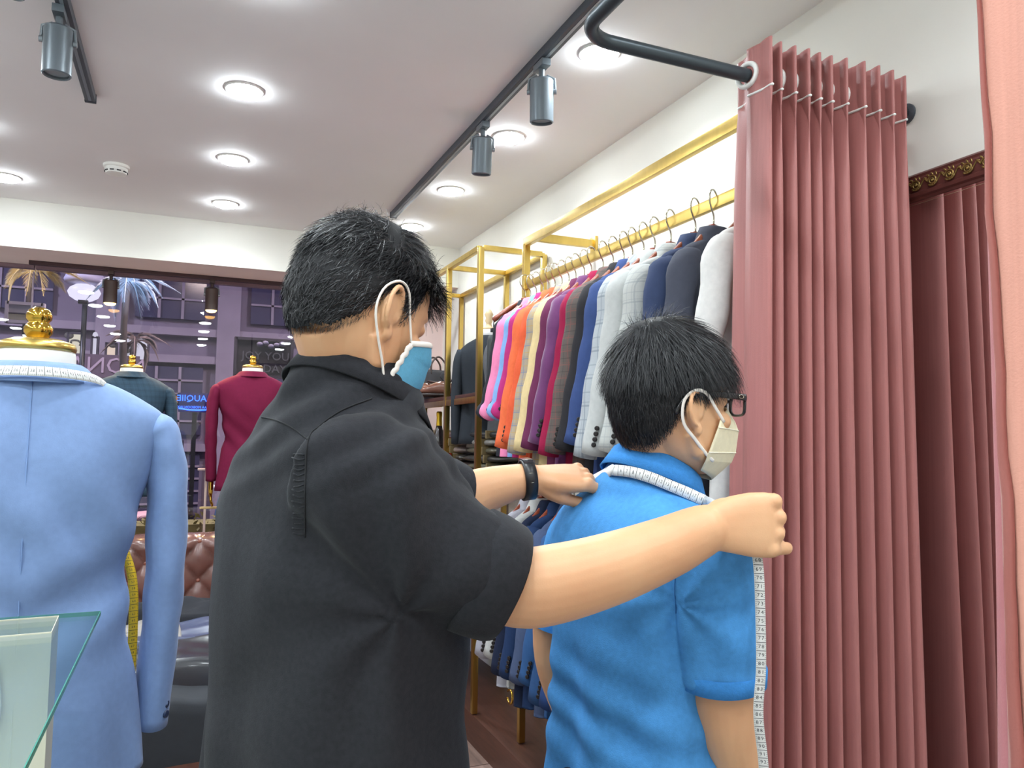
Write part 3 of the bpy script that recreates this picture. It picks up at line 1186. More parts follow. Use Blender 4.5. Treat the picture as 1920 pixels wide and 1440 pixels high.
LOW = [
    (3.02, 'light grey mauve jacket at the far end of the lower rail', cl('mauvegrey', '#A9A8B2')),
    (2.93, 'pale silver jacket second on the lower rail', cl('silver2', '#BDBEBC')),
    (2.83, 'black navy jacket with a white lining edge on the lower rail', cl('blacknavy', '#1F2840')),
    (2.74, 'deep navy jacket on the lower rail', cl('deepnavy', '#24395F')),
    (2.65, 'slate blue jacket on the lower rail', cl('slateblue', '#4A5878')),
    (2.57, 'mid blue jacket on the lower rail with dark cuff buttons', cl('midblue', '#345A8C')),
    (2.48, 'steel blue jacket on the lower rail beside the mid blue', cl('steelblue', '#2F4F7C')),
    (2.40, 'royal navy jacket on the lower rail with dark cuff buttons', cl('royalnavy', '#2A4376')),
    (2.31, 'ink blue jacket on the lower rail next to the person in blue', cl('inkblue', '#233966')),
    (2.22, 'dark blue jacket on the lower rail behind the person in blue', cl('dkblue3', '#1E2C4E')),
    (2.12, 'black jacket on the lower rail behind the person in blue', cl('black2', '#202229')),
]
for i, (y, desc, m) in enumerate(LOW):
    hang_jacket(desc, m, (RX, y, LZ + 0.012), 0.40 + rng.uniform(-0.06, 0.06), 'jackets on the lower rail', i % 4, False, 'on the lower rail')


# ------------------------------------------------------------------ shelf contents
def shirt_pack(label, loc, rz, m, s=(0.24, 0.30, 0.038), band='#8A7A58', group='wrapped shirts on the shelf'):
    t = thing('folded_shirt', label, 'shirt', loc, rz, group)
    mb = MB()
    n = 16
    rings = []
    for i in range(9):
        u = -1 + 2 * i / 8
        kz = (1 - abs(u) ** 4) ** 0.5 if abs(u) < 1 else 0.02
        ring = []
        for j in range(n):
            th = 2 * PI * j / n
            c, q = math.cos(th), math.sin(th)
            ring.append(V(s[0] / 2 * math.copysign(abs(c) ** 0.5, c) * (0.97 + 0.03 * kz), s[1] / 2 * u,
                          s[2] / 2 + s[2] / 2 * math.copysign(abs(q) ** 0.7, q) * (0.35 + 0.65 * kz)))
        rings.append(ring)
    mb.loft(rings)
    mb.build('folded_cloth', m, t)
    mb = MB()
    mb.bbox((-0.02, -s[1] * 0.2, s[2] / 2 + 0.0002), (s[0] * 0.99, 0.012, s[2] * 1.01), 0.004)
    mb.build('paper_band', mat('band_' + band, band, 0.4, 0.4), t, True, 40)
    return t


def wrapm(n, c):
    return mat('wrapped_' + n, c, 0.32, noise_amt=0.25, noise_scale=18, bump=0.6, bump_scale=45, coat=0.9)


wcol = [('brown', '#7A6763'), ('taupe', '#94827E'), ('rose', '#A89592'), ('dark', '#3A3836'), ('olive', '#5E5B4C'), ('grey', '#83807C'), ('black', '#262A2C')]
zb = 1.285
names_b = ['black', 'grey', 'olive', 'dark', 'black']
for k_ in range(5):
    c = ['olive', 'dark', 'olive', 'grey', 'black'][k_]
    shirt_pack('wrapped dark shirt in the right hand pile on the shelf, %s of five' % ['lowest', 'second lowest', 'middle one', 'fourth up', 'topmost'][k_],
               (1.505 + rng.uniform(-0.008, 0.008), 3.72 + rng.uniform(-0.015, 0.015), zb + k_ * 0.041), 0.25 + rng.uniform(-0.1, 0.1), wrapm(c, dict(wcol)[c]), (0.25, 0.30, 0.04))
for k_ in range(5):
    c = ['brown', 'dark', 'taupe', 'rose', 'rose'][k_]
    shirt_pack('wrapped brownish shirt in the middle pile on the shelf, %s of five' % ['lowest', 'second lowest', 'middle one', 'fourth up', 'topmost'][k_],
               (1.44 + rng.uniform(-0.006, 0.006), 4.02 + rng.uniform(-0.01, 0.01), zb + k_ * 0.041), 0.05 + rng.uniform(-0.08, 0.08), wrapm(c, dict(wcol)[c]), (0.22, 0.24, 0.04))
for k_, (c, h_) in enumerate((('bluegrey', '#9AA9BC'), ('slate2', '#5F6870'), ('palewrap', '#C3C4C6'), ('charcoalwrap', '#3A3A42'), ('redwrap', '#C2584A'), ('beigewrap', '#B59E7C'))):
    shirt_pack('wrapped %s shirt in the left hand pile on the shelf behind the champagne bottle' % ['blue grey', 'slate', 'pale', 'charcoal', 'coral red', 'beige'][k_],
               (1.43, 4.66 + rng.uniform(-0.01, 0.01), zb + k_ * 0.036), rng.uniform(-0.06, 0.06), wrapm(c, h_), (0.24, 0.28, 0.035))

# champagne bottle
pb = onX(822, 868, 1.385)
t = thing('champagne_bottle', 'champagne bottle with gold foil neck on the shelf', 'bottle', (1.385, float(pb[1]), zb))
MB().lathe([(0.001, 0), (0.042, 0), (0.044, 0.008), (0.044, 0.14), (0.040, 0.17), (0.022, 0.215), (0.017, 0.24), (0.001, 0.24)], 24).build('glass_body', mat('bottle_glass', '#2A2426', 0.12, coat=0.6), t)
MB().lathe([(0.0185, 0.215), (0.0175, 0.24), (0.0155, 0.285), (0.017, 0.295), (0.0175, 0.315), (0.012, 0.322), (0.001, 0.322)], 20).build('foil', mat('foil_gold', '#E4BB3E', 0.35, 0.8), t)
MB().lathe([(0.0447, 0.05), (0.0449, 0.05), (0.0449, 0.115), (0.0447, 0.115)], 24).build('label', mat('bottle_label', '#241E1E', 0.5), t)
MB().ell((-0.044, -0.006, 0.088), (0.004, 0.016, 0.020)).ell((-0.042, -0.014, 0.066), (0.004, 0.010, 0.008)).build('crest', mat('crest_gold', '#E9B92E', 0.3, 0.6), t)
MB().lathe([(0.0445, 0.012), (0.0452, 0.012), (0.0452, 0.03), (0.0445, 0.03)], 24).build('red_band', mat('band_red', '#A5324B', 0.4), t)

# gold price stand with a chevron
pg = onX(846, 882, 1.30)
t = thing('price_stand', 'small gold plate with chevron mark on the shelf edge', 'sign', (1.30, float(pg[1]), 1.287), 0.12)
M = Matrix.Rotation(-0.12, 4, 'Y')
MB().bbox((0, 0, 0.042), (0.006, 0.055, 0.085), 0.002, M).build('plate', M_goldpol, t, True, 40)
mb = MB()
for s in (-1, 1):
    mb.box((-0.0042, 0.012 * s, 0.012 + 0.0), (0.0015, 0.018, 0.003), M @ Matrix.Translation((0, 0, 0)) )
mb.tube([(-0.005, -0.004, 0.020), (-0.005, 0.012, 0.013), (-0.005, -0.004, 0.006)], 0.0013, 6)
mb.build('chevron', M_white, t)
MB().bbox((0.02, 0, 0.003), (0.05, 0.06, 0.006), 0.002).build('base', M_goldpol, t, True, 40)

# handbag
t = thing('handbag', 'black leather handbag with looped handle on the top shelf', 'bag', (1.45, 4.70, 1.679), 0.35)
M_blk = mat('bag_leather', '#35343C', 0.42, noise_amt=0.15, noise_scale=20, bump=0.3, bump_scale=120, coat=0.2)
mb = MB()
rings = []
for i in range(10):
    u = i / 9
    rings.append(sring(0, 0, 0.20 * u, 0.115 * (1 - 0.05 * u), 0.055 - 0.022 * u, 28, 4.0))
mb.loft(rings)
mb.build('bag_body', M_blk, t)
for s in (-1, 1):
    MB().tube(bez([(-0.06, s * 0.03, 0.17), (-0.055, s * 0.03, 0.24), (0, s * 0.028, 0.285), (0.055, s * 0.03, 0.24), (0.06, s * 0.03, 0.17)], 20), 0.006, 8).build('handle', mat('bag_handle', '#4A3A38', 0.4), t)
MB().bbox((0, 0, 0.197), (0.20, 0.03, 0.01), 0.004).build('zip', M_dkmetal, t, True, 40)
mb = MB()
mb.tube(bez([(0.02, -0.056, 0.18), (0.045, -0.06, 0.15), (0.02, -0.06, 0.135), (-0.005, -0.058, 0.155), (0.01, -0.056, 0.18)], 14), 0.004, 6)
mb.build('charm_strap', M_blk, t)


def shoe(label, loc, rz):
    t = thing('dress_shoe', label, 'shoe', loc, rz, 'brown dress shoes on the shelf')
    M_sh = mat('shoe_leather', '#6E4638', 0.2, noise_amt=0.25, noise_scale=14, coat=0.7)
    L = 0.29
    mb = MB()
    rings = []
    prof = [(0.0, 0.010, 0.030, 0.028), (0.03, 0.026, 0.050, 0.033), (0.09, 0.032, 0.070, 0.037), (0.14, 0.034, 0.085, 0.038),
            (0.19, 0.040, 0.062, 0.036), (0.24, 0.042, 0.045, 0.034), (0.275, 0.030, 0.034, 0.032), (0.298, 0.008, 0.028, 0.028)]
    for x, w, h, zb_ in prof:
        ring = []
        for j in range(20):
            th = 2 * PI * j / 20
            c, s = math.cos(th), math.sin(th)
            ring.append(V(x, w * math.copysign(abs(c) ** 0.75, c), 0.012 + h * 0.5 + h * 0.5 * math.copysign(abs(s) ** 0.85, s)))
        rings.append(ring)
    mb.loft(rings)
    mb.build('upper', M_sh, t, sub=1)
    mb = MB()
    mb.loft([[V(x, y, z) for x, y in [(0.0, 0), (0.02, 0.028), (0.09, 0.034), (0.15, 0.036), (0.21, 0.044), (0.26, 0.038), (0.305, 0.0),
                                      (0.26, -0.036), (0.21, -0.043), (0.15, -0.034), (0.09, -0.033), (0.02, -0.027)]] for z in (0.0, 0.014)])
    mb.box((0.035, 0, -0.008), (0.07, 0.055, 0.018))
    mb.build('sole', mat('shoe_sole', '#2A1C19', 0.5), t)
    mb = MB()
    for q in range(4):
        mb.tube([(0.115 + q * 0.017, -0.024, 0.094 - q * 0.008), (0.120 + q * 0.017, 0, 0.101 - q * 0.009), (0.115 + q * 0.017, 0.024, 0.094 - q * 0.008)], 0.0025, 6)
    mb.build('laces', mat('shoe_lace', '#2B1B18', 0.7), t)
    MB().tube(bez([(0.03, -0.03, 0.085), (0.0, 0, 0.09), (0.03, 0.03, 0.085), (0.10, 0.03, 0.095), (0.115, 0.0, 0.098), (0.10, -0.03, 0.095), (0.03, -0.03, 0.085)], 24), 0.006, 6).build('collar_edge', mat('shoe_collar', '#3A2320', 0.4), t)
    return t


shoe('brown leather dress shoe on the top shelf in front of the handbag', (1.44, 4.44, 1.695), PI * 0.80)
shoe('second brown dress shoe half hidden behind the gold post', (1.50, 4.28, 1.695), PI * 0.86)


# ------------------------------------------------------------------ busts in the shelf
def bust_rows(h=0.62):
    return [(0, 0.150, 0.110, 0), (0.10, 0.145, 0.105, 0), (0.22, 0.140, 0.100, 0), (0.36, 0.165, 0.112, 0), (0.46, 0.178, 0.105, 0.0),
            (0.53, 0.150, 0.085, -0.005), (0.565, 0.085, 0.065, -0.005), (0.59, 0.058, 0.055, 0), (0.64, 0.052, 0.052, 0.006)]


pj = onX(877, 600, 1.50)
t = thing('suited_bust', 'tailor bust in a black suit jacket and bow tie inside the shelf unit', 'mannequin', (1.485, 3.86, 1.40), -0.2)
rr = smooth_rows(bust_rows(), 26)
MB().loft([sring(0, cy, z, a * 0.74, b * 0.9, 28) for z, a, b, cy in rr]).build('bust', mat('bust_grey', '#8E8880', 0.8), t)
jr = [(0.02, 0.19, 0.125, 0), (0.15, 0.178, 0.12, 0), (0.28, 0.172, 0.118, 0), (0.42, 0.190, 0.122, 0), (0.50, 0.195, 0.112, 0), (0.55, 0.150, 0.09, -0.005), (0.585, 0.085, 0.07, -0.005), (0.60, 0.066, 0.062, 0)]
M_bsuit = cl('shelfsuit', '#30353C')
MB().tube([(0, 0, -0.114), (0, 0, 0.05)], 0.02, 12).build('stand_pole', M_dkmetal, t)
MB().lathe([(0.001, -0.114), (0.09, -0.114), (0.09, -0.104), (0.02, -0.095), (0.001, -0.095)], 24).build('stand_base', M_dkmetal, t)
MB().loft([sring(0, cy, z, a * 0.84, b, 32) for z, a, b, cy in smooth_rows(jr, 24)]).build('jacket', M_bsuit, t)
for s in (-1, 1):
    MB().tube(bez([(s * 0.138, 0, 0.51), (s * 0.160, 0.0, 0.44), (s * 0.168, 0.01, 0.25), (s * 0.162, 0.03, 0.02)], 14), [(0.034 - 0.0005 * i, 0.055 - 0.001 * i) for i in range(14)], 14, up=(1, 0, 0)).build('sleeve', M_bsuit, t)
MB().loft([sring(0, 0.004, z, a, a, 24) for z, a in ((0.585, 0.062), (0.615, 0.058), (0.632, 0.057))]).build('shirt_collar', mat('shirt_white', '#E6E4E6', 0.8), t)
mb = MB()
for s in (-1, 1):
    mb.loft([[V(s * x, 0.075 + dy, 0.592 + w * q) for q, dy in ((-1, 0), (0, 0.012), (1, 0), (0, -0.006))] for x, w in ((0.004, 0.010), (0.03, 0.022), (0.055, 0.026))])
mb.build('bow_tie', M_black, t)
MB().lathe([(0.05, 0.63), (0.05, 0.645), (0.02, 0.65), (0.014, 0.67), (0.022, 0.685), (0.016, 0.70), (0.024, 0.72), (0.012, 0.745), (0.001, 0.75)], 16).build('neck_finial', mat('finial_wood', '#C7AE88', 0.5), t)

t = thing('dress_form', 'bare dark grey dress form with wooden neck block in the shelf unit', 'mannequin', (1.545, 3.70, 1.36), -0.5)
MB().loft([sring(0, cy, z, a * 0.8, b * 0.8, 28) for z, a, b, cy in smooth_rows([(z * 1.1, a, b, c) for z, a, b, c in bust_rows()], 26)]).build('form', mat('form_grey', '#5E6066', 0.7, noise_amt=0.1, noise_scale=40), t)
MB().lathe([(0.001, -0.074), (0.08, -0.074), (0.08, -0.066), (0.02, -0.055), (0.016, 0.02), (0.001, 0.02)], 20).build('stand', M_dkmetal, t)
MB().lathe([(0.018, 0.70), (0.022, 0.71), (0.018, 0.72), (0.018, 0.775), (0.001, 0.777)], 16).build('neck_block', M_hangwood, t)
t = thing('document_bag', 'dark grey padded bag leaning in the shelf behind the hanging jackets', 'bag', (1.475, 3.565, 1.679), 0.0)
MB().bbox((0, 0, 0.145), (0.21, 0.07, 0.29), 0.03).build('bag_body', mat('doc_bag', '#3C4246', 0.6, noise_amt=0.1, noise_scale=30), t)
MB().tube(bez([(-0.10, -0.03, 0.05), (-0.102, -0.036, 0.23), (-0.065, -0.037, 0.276), (0.065, -0.037, 0.276), (0.102, -0.036, 0.23), (0.10, -0.03, 0.05)], 30), 0.004, 6).build('piping', M_dkmetal, t)
MB().bbox(((SX + BX) / 2, 3.575, 1.667), (BX - SX, 0.10, 0.022), 0.003).build('board', M_dkwood, sh, True, 40)
# trouser clip hanger beside the black jacket
t = thing('clip_hanger', 'wooden hanger end with two black trouser clips beside the black jacket', 'hanger', (1.36, 3.09, RZ + 0.012), 0.1)
share('shoulder_bar', hang_wood, t)
share('hook', hang_hook, t)
mb = MB()
for q in (-0.15, -0.12):
    mb.tube([(q, 0.01, -0.185), (q, 0.012, -0.215)], 0.002, 6)
    mb.bbox((q, 0.012, -0.228), (0.022, 0.02, 0.018), 0.003)
mb.build('trouser_clip', M_dkmetal, t)
# side curtain by the window pier
def lav():
    g = []
    for i in range(5):
        z = 2.40 - i * 0.59
        row = []
        for j in range(60):
            u = j / 59
            row.append((1.02 + 0.24 * u, 5.30 + 0.028 * math.sin(u * PI * 9) , z))
        g.append(row)
    o = MB().sheet(g).build('window_drape', mat('lavender_cloth', '#A9A2CF', 0.7, sheen=0.2), None, True, None, 0.003)
    tag(o, 'narrow lavender drape beside the window pier behind the shelf', 'curtain')


lav()
# ================================================================== FITTING ROOM: ROD, CURTAINS, MIRROR
YC, ZR, XB = 1.385, 2.297, 0.725
rod = thing('curtain_rod', 'black bent curtain rod reaching from the ceiling corner to the wall', 'curtain rod', (0, 0, 0))
pts = [(XB, -0.2, ZR), (XB, 0.3, ZR), (XB, 0.9, ZR), (XB, YC - 0.09, ZR)]
for a in np.linspace(0, PI / 2, 9):
    pts.append((XB + 0.075 * (1 - math.cos(a)), YC - 0.075 + 0.075 * math.sin(a), ZR))
pts += [(XB + 0.2, YC, ZR), (1.2, YC, ZR), (WALLX - 0.012, YC, ZR)]
MB().tube(pts, 0.0155, 16, up=(0, 0, 1)).build('rod', mat('rod_black', '#3F484E', 0.35, 0.4), rod)
M = Matrix.Translation((WALLX - 0.001, YC, ZR)) @ Matrix.Rotation(-PI / 2, 4, 'Y')
MB().lathe([(0.001, 0.0), (0.026, 0.0), (0.026, 0.005), (0.018, 0.010), (0.001, 0.014)], 24, (0, 0, 0), M).build('wall_flange', M_black, rod, True, 40)
MB().tube([(XB, 0.6, ZR), (XB, 0.6, CEIL)], 0.008, 10).build('ceiling_hanger', M_black, rod)


def curtain_mat(name, c, rough=0.42, sheen=0.08):
    if name in MATS:
        return MATS[name]
    t = NT(name)
    col = hexc(c)
    sp = t.n('ShaderNodeMapping')
    sp.inputs['Scale'].default_value = (60, 60, 1.2)
    t.l(t.coord('Object'), sp.inputs[0])
    nz = t.n('ShaderNodeTexNoise')
    nz.inputs['Scale'].default_value = 2.5
    nz.inputs['Detail'].default_value = 4
    t.l(sp.outputs[0], nz.inputs['Vector'])
    t.l(t.mix(nz.outputs[0], tuple(v * 0.86 for v in col), tuple(min(1, v * 1.12) for v in col)), t.b.inputs['Base Color'])
    n2 = t.n('ShaderNodeTexNoise')
    n2.inputs['Scale'].default_value = 420
    t.l(t.coord('Object'), n2.inputs['Vector'])
    bp = t.n('ShaderNodeBump')
    bp.inputs['Strength'].default_value = 0.18
    bp.inputs['Distance'].default_value = 0.002
    t.l(n2.outputs[0], bp.inputs['Height'])
    t.l(bp.outputs[0], t.b.inputs['Normal'])
    t.b.inputs['Roughness'].default_value = rough
    t.b.inputs['Specular IOR Level'].default_value = 0.35
    t.b.inputs['Sheen Weight'].default_value = sheen
    t.b.inputs['Sheen Roughness'].default_value = 0.35
    t.b.inputs['Sheen Tint'].default_value = (1.0, 0.72, 0.66, 1)
    MATS[name] = t.m
    return t.m


M_curt = curtain_mat('burgundy_satin', '#B1736F')
NF = 11
CX0, CX1 = 1.165, 1.652
_fr = random.Random(4)
_famp = [0.075] + [_fr.uniform(0.058, 0.074) for _ in range(NF - 1)] + [0.05]
_fw = np.cumsum([0] + [0.85] + [_fr.uniform(0.8, 1.25) for _ in range(NF - 2)] + [1.5])
_fw = _fw / _fw[-1]


def curt_path(u, z):
    """u in 0..NF folds; plan position of the cloth at height z"""
    k = min(int(u), NF - 1)
    f = u - k
    base = _fw[k] + (_fw[k + 1] - _fw[k]) * f
    low = max(0.0, min(1.0, (2.26 - z) / 1.9))
    x0 = CX0 - 0.045 * low
    x1 = CX1 + 0.0 * low
    amp = (_famp[k] * (1 - f) + _famp[k + 1] * f) * (1 + 0.28 * low)
    s = math.sin(2 * PI * f)
    wob = low * 0.010 * math.sin(1.7 * u + 1.3 * z)
    return V(x0 + (x1 - x0) * base + (0.006 - 0.0125 * min(1.0, low * 9)) * math.sin(4 * PI * f) + wob * 0.5, YC - amp * math.copysign(abs(s) ** 0.9, s) + wob, z)


ZTOP = ZR + 0.062
cu = thing('burgundy_curtain', 'pleated burgundy satin curtain bunched on the rod against the wall', 'curtain', (0, 0, 0))
zs = [ZTOP - 0.004 * i for i in range(3)] + list(np.linspace(ZTOP - 0.02, ZR - 0.06, 8)) + list(np.linspace(ZR - 0.1, 0.03, 34))
us = np.linspace(0, NF, NF * 26 + 1)
g = [[curt_path(u, z) for u in us] for z in zs]
MB().sheet(g).build('cloth', M_curt, cu, True, None, 0.0022)
MB().tube([curt_path(u, ZR - 0.050) + V(0, -0.003, 0) for u in us], 0.0032, 6).build('white_cord', M_white, cu)
for k in range(NF):
    for half in (0.0, 0.5):
        u = k + half + 0.001
        p = curt_path(u, ZR)
        q = curt_path(min(u + 0.06, NF), ZR)
        d = q - p
        d[2] = 0
        d /= np.linalg.norm(d)
        nrm = V(-d[1], d[0], 0)
        mb = MB()
        mb.tube([p + d * 0.0265 * math.cos(a) + V(0, 0, 1) * 0.0265 * math.sin(a) for a in np.linspace(0, 2 * PI, 28, endpoint=False)],
                (0.0075, 0.006), 8, closed=True, up=nrm)
        mb.build('eyelet_ring', M_white, cu)

# near salmon curtain at the right edge of the picture
nc = thing('salmon_curtain', 'salmon pink velvet curtain edge at the right border of the picture', 'curtain', (0, 0, 0))
M_sal = curtain_mat('salmon_velvet', '#D59A88', 0.6, 0.5)
g = []
for i in range(50):
    z = 2.40 - 2.36 * i / 49
    row = []
    lead = 0.508 + 0.004 * math.sin(z * 4.0) + 0.010 * max(0, (1.4 - z)) - 0.006 * max(0, z - 1.9)
    for j in range(70):
        u = j / 69
        row.append((XB + 0.004 + 0.030 * math.sin(u * 21 + 0.4) * min(1, u * 5) + 0.0035 * noise.noise(Vector((u * 14, z * 3, 2))), lead - 0.013 * max(0.0, min(1.0, (1.95 - z) / 0.9)) - 0.50 * u, z))
    g.append(row)
MB().sheet(g).build('cloth', M_sal, nc, True, None, 0.0025)
M_hem = curtain_mat('hem_velvet', '#A2625A', 0.8, 0.4)
g = []
g2 = []
for i in range(60):
    z = 2.40 - 2.36 * i / 59
    lead = 0.508 + 0.004 * math.sin(z * 4.0) + 0.010 * max(0, (1.4 - z)) - 0.006 * max(0, z - 1.9)
    wv = 0.0012 * math.sin(z * 31) + 0.001 * math.sin(z * 53)
    k = max(0.0, min(1.0, (1.95 - z) / 0.9))
    wh = 0.013 * k
    g.append([(XB + 0.004, lead - 0.014 * k + wv, z), (XB + 0.001, lead - 0.010 * k + wv, z), (XB + 0.002, lead - 0.003 * k + wv, z), (XB + 0.006, lead + 0.001, z)])
    g2.append([(XB + 0.007, lead - 0.004, z), (XB + 0.010, lead + 0.000 + 0.016 * k, z), (XB + 0.03, lead + 0.002 + 0.018 * k, z)])
MB().sheet(g).build('hem', M_hem, nc, True, None, 0.002)
MB().sheet(g2).build('lining_return', curtain_mat('lining_pink', '#B9787C', 0.6, 0.3), nc, True, None, 0.002)
for u in (0.45, 0.25, 0.08, -0.1):
    mb = MB()
    mb.tube([(XB + 0.0265 * math.cos(a), u, ZR + 0.0265 * math.sin(a)) for a in np.linspace(0, 2 * PI, 24, endpoint=False)], 0.006, 8, closed=True, up=(0, 1, 0))
    mb.build('eyelet_ring', M_white, nc)

# ------------------------------------------------------------------ mirror with carved frame
mr = thing('wall_mirror', 'tall wall mirror with carved dark and gilt frame beside the curtain', 'mirror', (WALLX, 0.95, 0))
MY0, MY1, MZ0, MZ1 = -0.42, 0.50, 0.06, 2.125      # local y range, z range (outer frame)
FWD = 0.075
mm = NT('mirror_silver')
mm.b.inputs['Base Color'].default_value = (0.82, 0.80, 0.80, 1)
mm.b.inputs['Metallic'].default_value = 1.0
mm.b.inputs['Roughness'].default_value = 0.02
MB().box((-0.012, (MY0 + MY1) / 2, (MZ0 + MZ1) / 2), (0.006, MY1 - MY0 - 2 * FWD + 0.02, MZ1 - MZ0 - 2 * FWD + 0.02)).build('mirror_glass', mm.m, mr, False)
M_frame = mat('frame_wood', '#5A2F2A', 0.4, noise_amt=0.2, noise_scale=20, coat=0.2)
M_gilt = mat('frame_gilt', '#8C7443', 0.35, 0.7, noise_amt=0.25, noise_scale=60)
# profile across the frame: (distance from outer edge, projection into the room)
PROF = [(0.0, 0.004), (0.0, 0.020), (0.006, 0.026), (0.012, 0.024), (0.018, 0.028), (0.046, 0.022), (0.050, 0.026), (0.058, 0.024), (0.062, 0.018), (0.068, 0.018), (0.072, 0.012), (0.075, 0.010), (0.075, 0.004)]


def frame_bar(p0, p1, inward, name='frame_bar'):
    mb = MB()
    p0, p1, w = V(*p0), V(*p1), V(*inward)
    d = (p1 - p0) / np.linalg.norm(p1 - p0)
    rings = []
    for P, sg in ((p0, 1), (p1, -1)):
        rings.append([P + w * a + d * sg * a + V(-b, 0, 0) for a, b in PROF])
    mb.loft(rings)
    return mb.build(name, M_frame, mr, True, 30)


frame_bar((0, MY1, MZ1), (0, MY0, MZ1), (0, 0, -1))
frame_bar((0, MY1, MZ0), (0, MY0, MZ0), (0, 0, 1))
frame_bar((0, MY1, MZ0), (0, MY1, MZ1), (0, -1, 0))
frame_bar((0, MY0, MZ0), (0, MY0, MZ1), (0, 1, 0))
mb = MB()
zf = MZ1 - FWD - 0.001
mb.tube([(-0.013, MY1 - FWD, zf), (-0.013, MY0 + FWD, zf)], 0.0022, 8)
mb.build('inner_bead', mat('bead_ivory', '#D9C9A8', 0.35, 0.3), mr)
# carved scrolls along the top bar
yy = MY1 - 0.03
k = 0
while yy > MY0 + 0.05:
    c = V(-0.026, yy - 0.03, MZ1 - 0.032)
    sg = 1
    mb = MB()
    sp = []
    for i in range(26):
        a = i / 25 * 3.6 * PI
        r_ = 0.0125 * (1 - i / 30)
        sp.append(c + V(-0.002 * i / 25, sg * r_ * math.cos(a) * 1.05, r_ * math.sin(a)))
    mb.tube(sp, [0.0026 - 0.0012 * i / 25 for i in range(26)], 6, up=(1, 0, 0))
    mb.tube(bez([c + V(0, 0.0125 * sg, 0), c + V(-0.001, 0.022 * sg, 0.009 * sg), c + V(0, 0.036 * sg, -0.006 * sg), c + V(0, 0.044 * sg, 0.007)], 14), [0.0026 - 0.0001 * i for i in range(14)], 6, up=(1, 0, 0))
    for q in range(4):
        an = 0.6 + q * 0.5
        b0 = c + V(0, 0.015 * math.cos(an) * sg, 0.013 * math.sin(an))
        mb.ell(b0 + V(-0.001, 0.008 * math.cos(an) * sg, 0.003), (0.0022, 0.006, 0.0024), 8, 6, Matrix.Rotation(an * sg * 0.6, 4, 'X'))
        mb.ell(c + V(-0.001, -0.014 * math.cos(an) * sg, -0.012 * math.sin(an)), (0.0022, 0.0026, 0.005), 8, 6, Matrix.Rotation(an * sg, 4, 'X'))
    mb.ell(c, (0.004, 0.004, 0.004), 10, 8)
    mb.build('carved_scroll', M_gilt, mr)
    yy -= 0.046
    k += 1
# ================================================================== MANNEQUINS, SOFA, TABLES
def ribbon(path, wdir, width, m, parent, name='ribbon', thick=0.0007):
    """flat tape through path points; wdir gives the direction across the tape at each point"""
    g = []
    for p, w in zip(path, wdir):
        p, w = V(*p), V(*w)
        w = w / np.linalg.norm(w)
        g.append([p - w * width / 2, p, p + w * width / 2])
    return MB().sheet(g).build(name, m, parent, True, None, thick)


_dig = {}


def digit_polys(ch):
    if ch not in _dig:
        me = text_mesh(ch, 1.0)
        _dig[ch] = (get_co(me).copy(), [tuple(p.vertices) for p in me.polygons])
        bpy.data.meshes.remove(me)
    return _dig[ch]


def tape_print(path, wdir, width, parent, nums, spacing=0.0127, off=0.0012, flip=1, size=0.0085, rot=False):
    """printed ticks and numerals lying on a tape's outer face"""
    P = [V(*p) for p in path]
    Wd = [V(*w) / np.linalg.norm(w) for w in wdir]
    L = np.concatenate([[0], np.cumsum([np.linalg.norm(P[i + 1] - P[i]) for i in range(len(P) - 1)])])
    Pa, Wa = np.array(P), np.array(Wd)

    def ev(s, v):
        p = np.array([np.interp(s, L, Pa[:, k]) for k in range(3)])
        p2 = np.array([np.interp(min(s + 0.004, L[-1]), L, Pa[:, k]) for k in range(3)])
        p1 = np.array([np.interp(max(s - 0.004, 0), L, Pa[:, k]) for k in range(3)])
        w = np.array([np.interp(s, L, Wa[:, k]) for k in range(3)])
        w /= np.linalg.norm(w)
        d = p2 - p1
        d /= np.linalg.norm(d)
        n = np.cross(d, w) * flip
        return p + w * v + n * off
    mb = MB()
    s = spacing * 0.7
    i = 0
    while s < L[-1] - 0.008 and i < 90:
        hw = width / 2 * 0.96
        mb.add([ev(s - 0.0004, -hw), ev(s + 0.0004, -hw), ev(s + 0.0004, hw), ev(s - 0.0004, hw)], [(0, 1, 2, 3)])
        for q in range(1, 4):
            ss = s + spacing * q / 4
            mb.add([ev(ss - 0.0002, -hw), ev(ss + 0.0002, -hw), ev(ss + 0.0002, -hw * 0.72), ev(ss - 0.0002, -hw * 0.72)], [(0, 1, 2, 3)])
            mb.add([ev(ss - 0.0002, hw), ev(ss + 0.0002, hw), ev(ss + 0.0002, hw * 0.72), ev(ss - 0.0002, hw * 0.72)], [(0, 1, 2, 3)])
        txt = str(nums + i)
        for ci, ch in enumerate(txt):
            co, fs = digit_polys(ch)
            o = (ci - (len(txt) - 1) / 2) * 0.62
            if rot:
                vs = [ev(s + spacing / 2 - c[1] * size, (c[0] + o) * size) for c in co]
            else:
                vs = [ev(s + spacing / 2 + (c[0] + o) * size * 0.8, c[1] * size * 1.2) for c in co]
            mb.add(vs, fs)
        s += spacing
        i += 1
    return mb.build('printed_scale', mat('tape_ink', '#2B2B2E', 0.6), parent, False)


M_tape = mat('tape_white', '#EDEDEA', 0.45)
M_linen = mat('mannequin_linen', '#ECE9E2', 0.85)
M_lbl = mat('cloth_lightblue', '#7F99C6', 0.72, noise_amt=0.04, noise_scale=80, bump=0.1, bump_scale=600, spec=0.25, sheen=0.15)

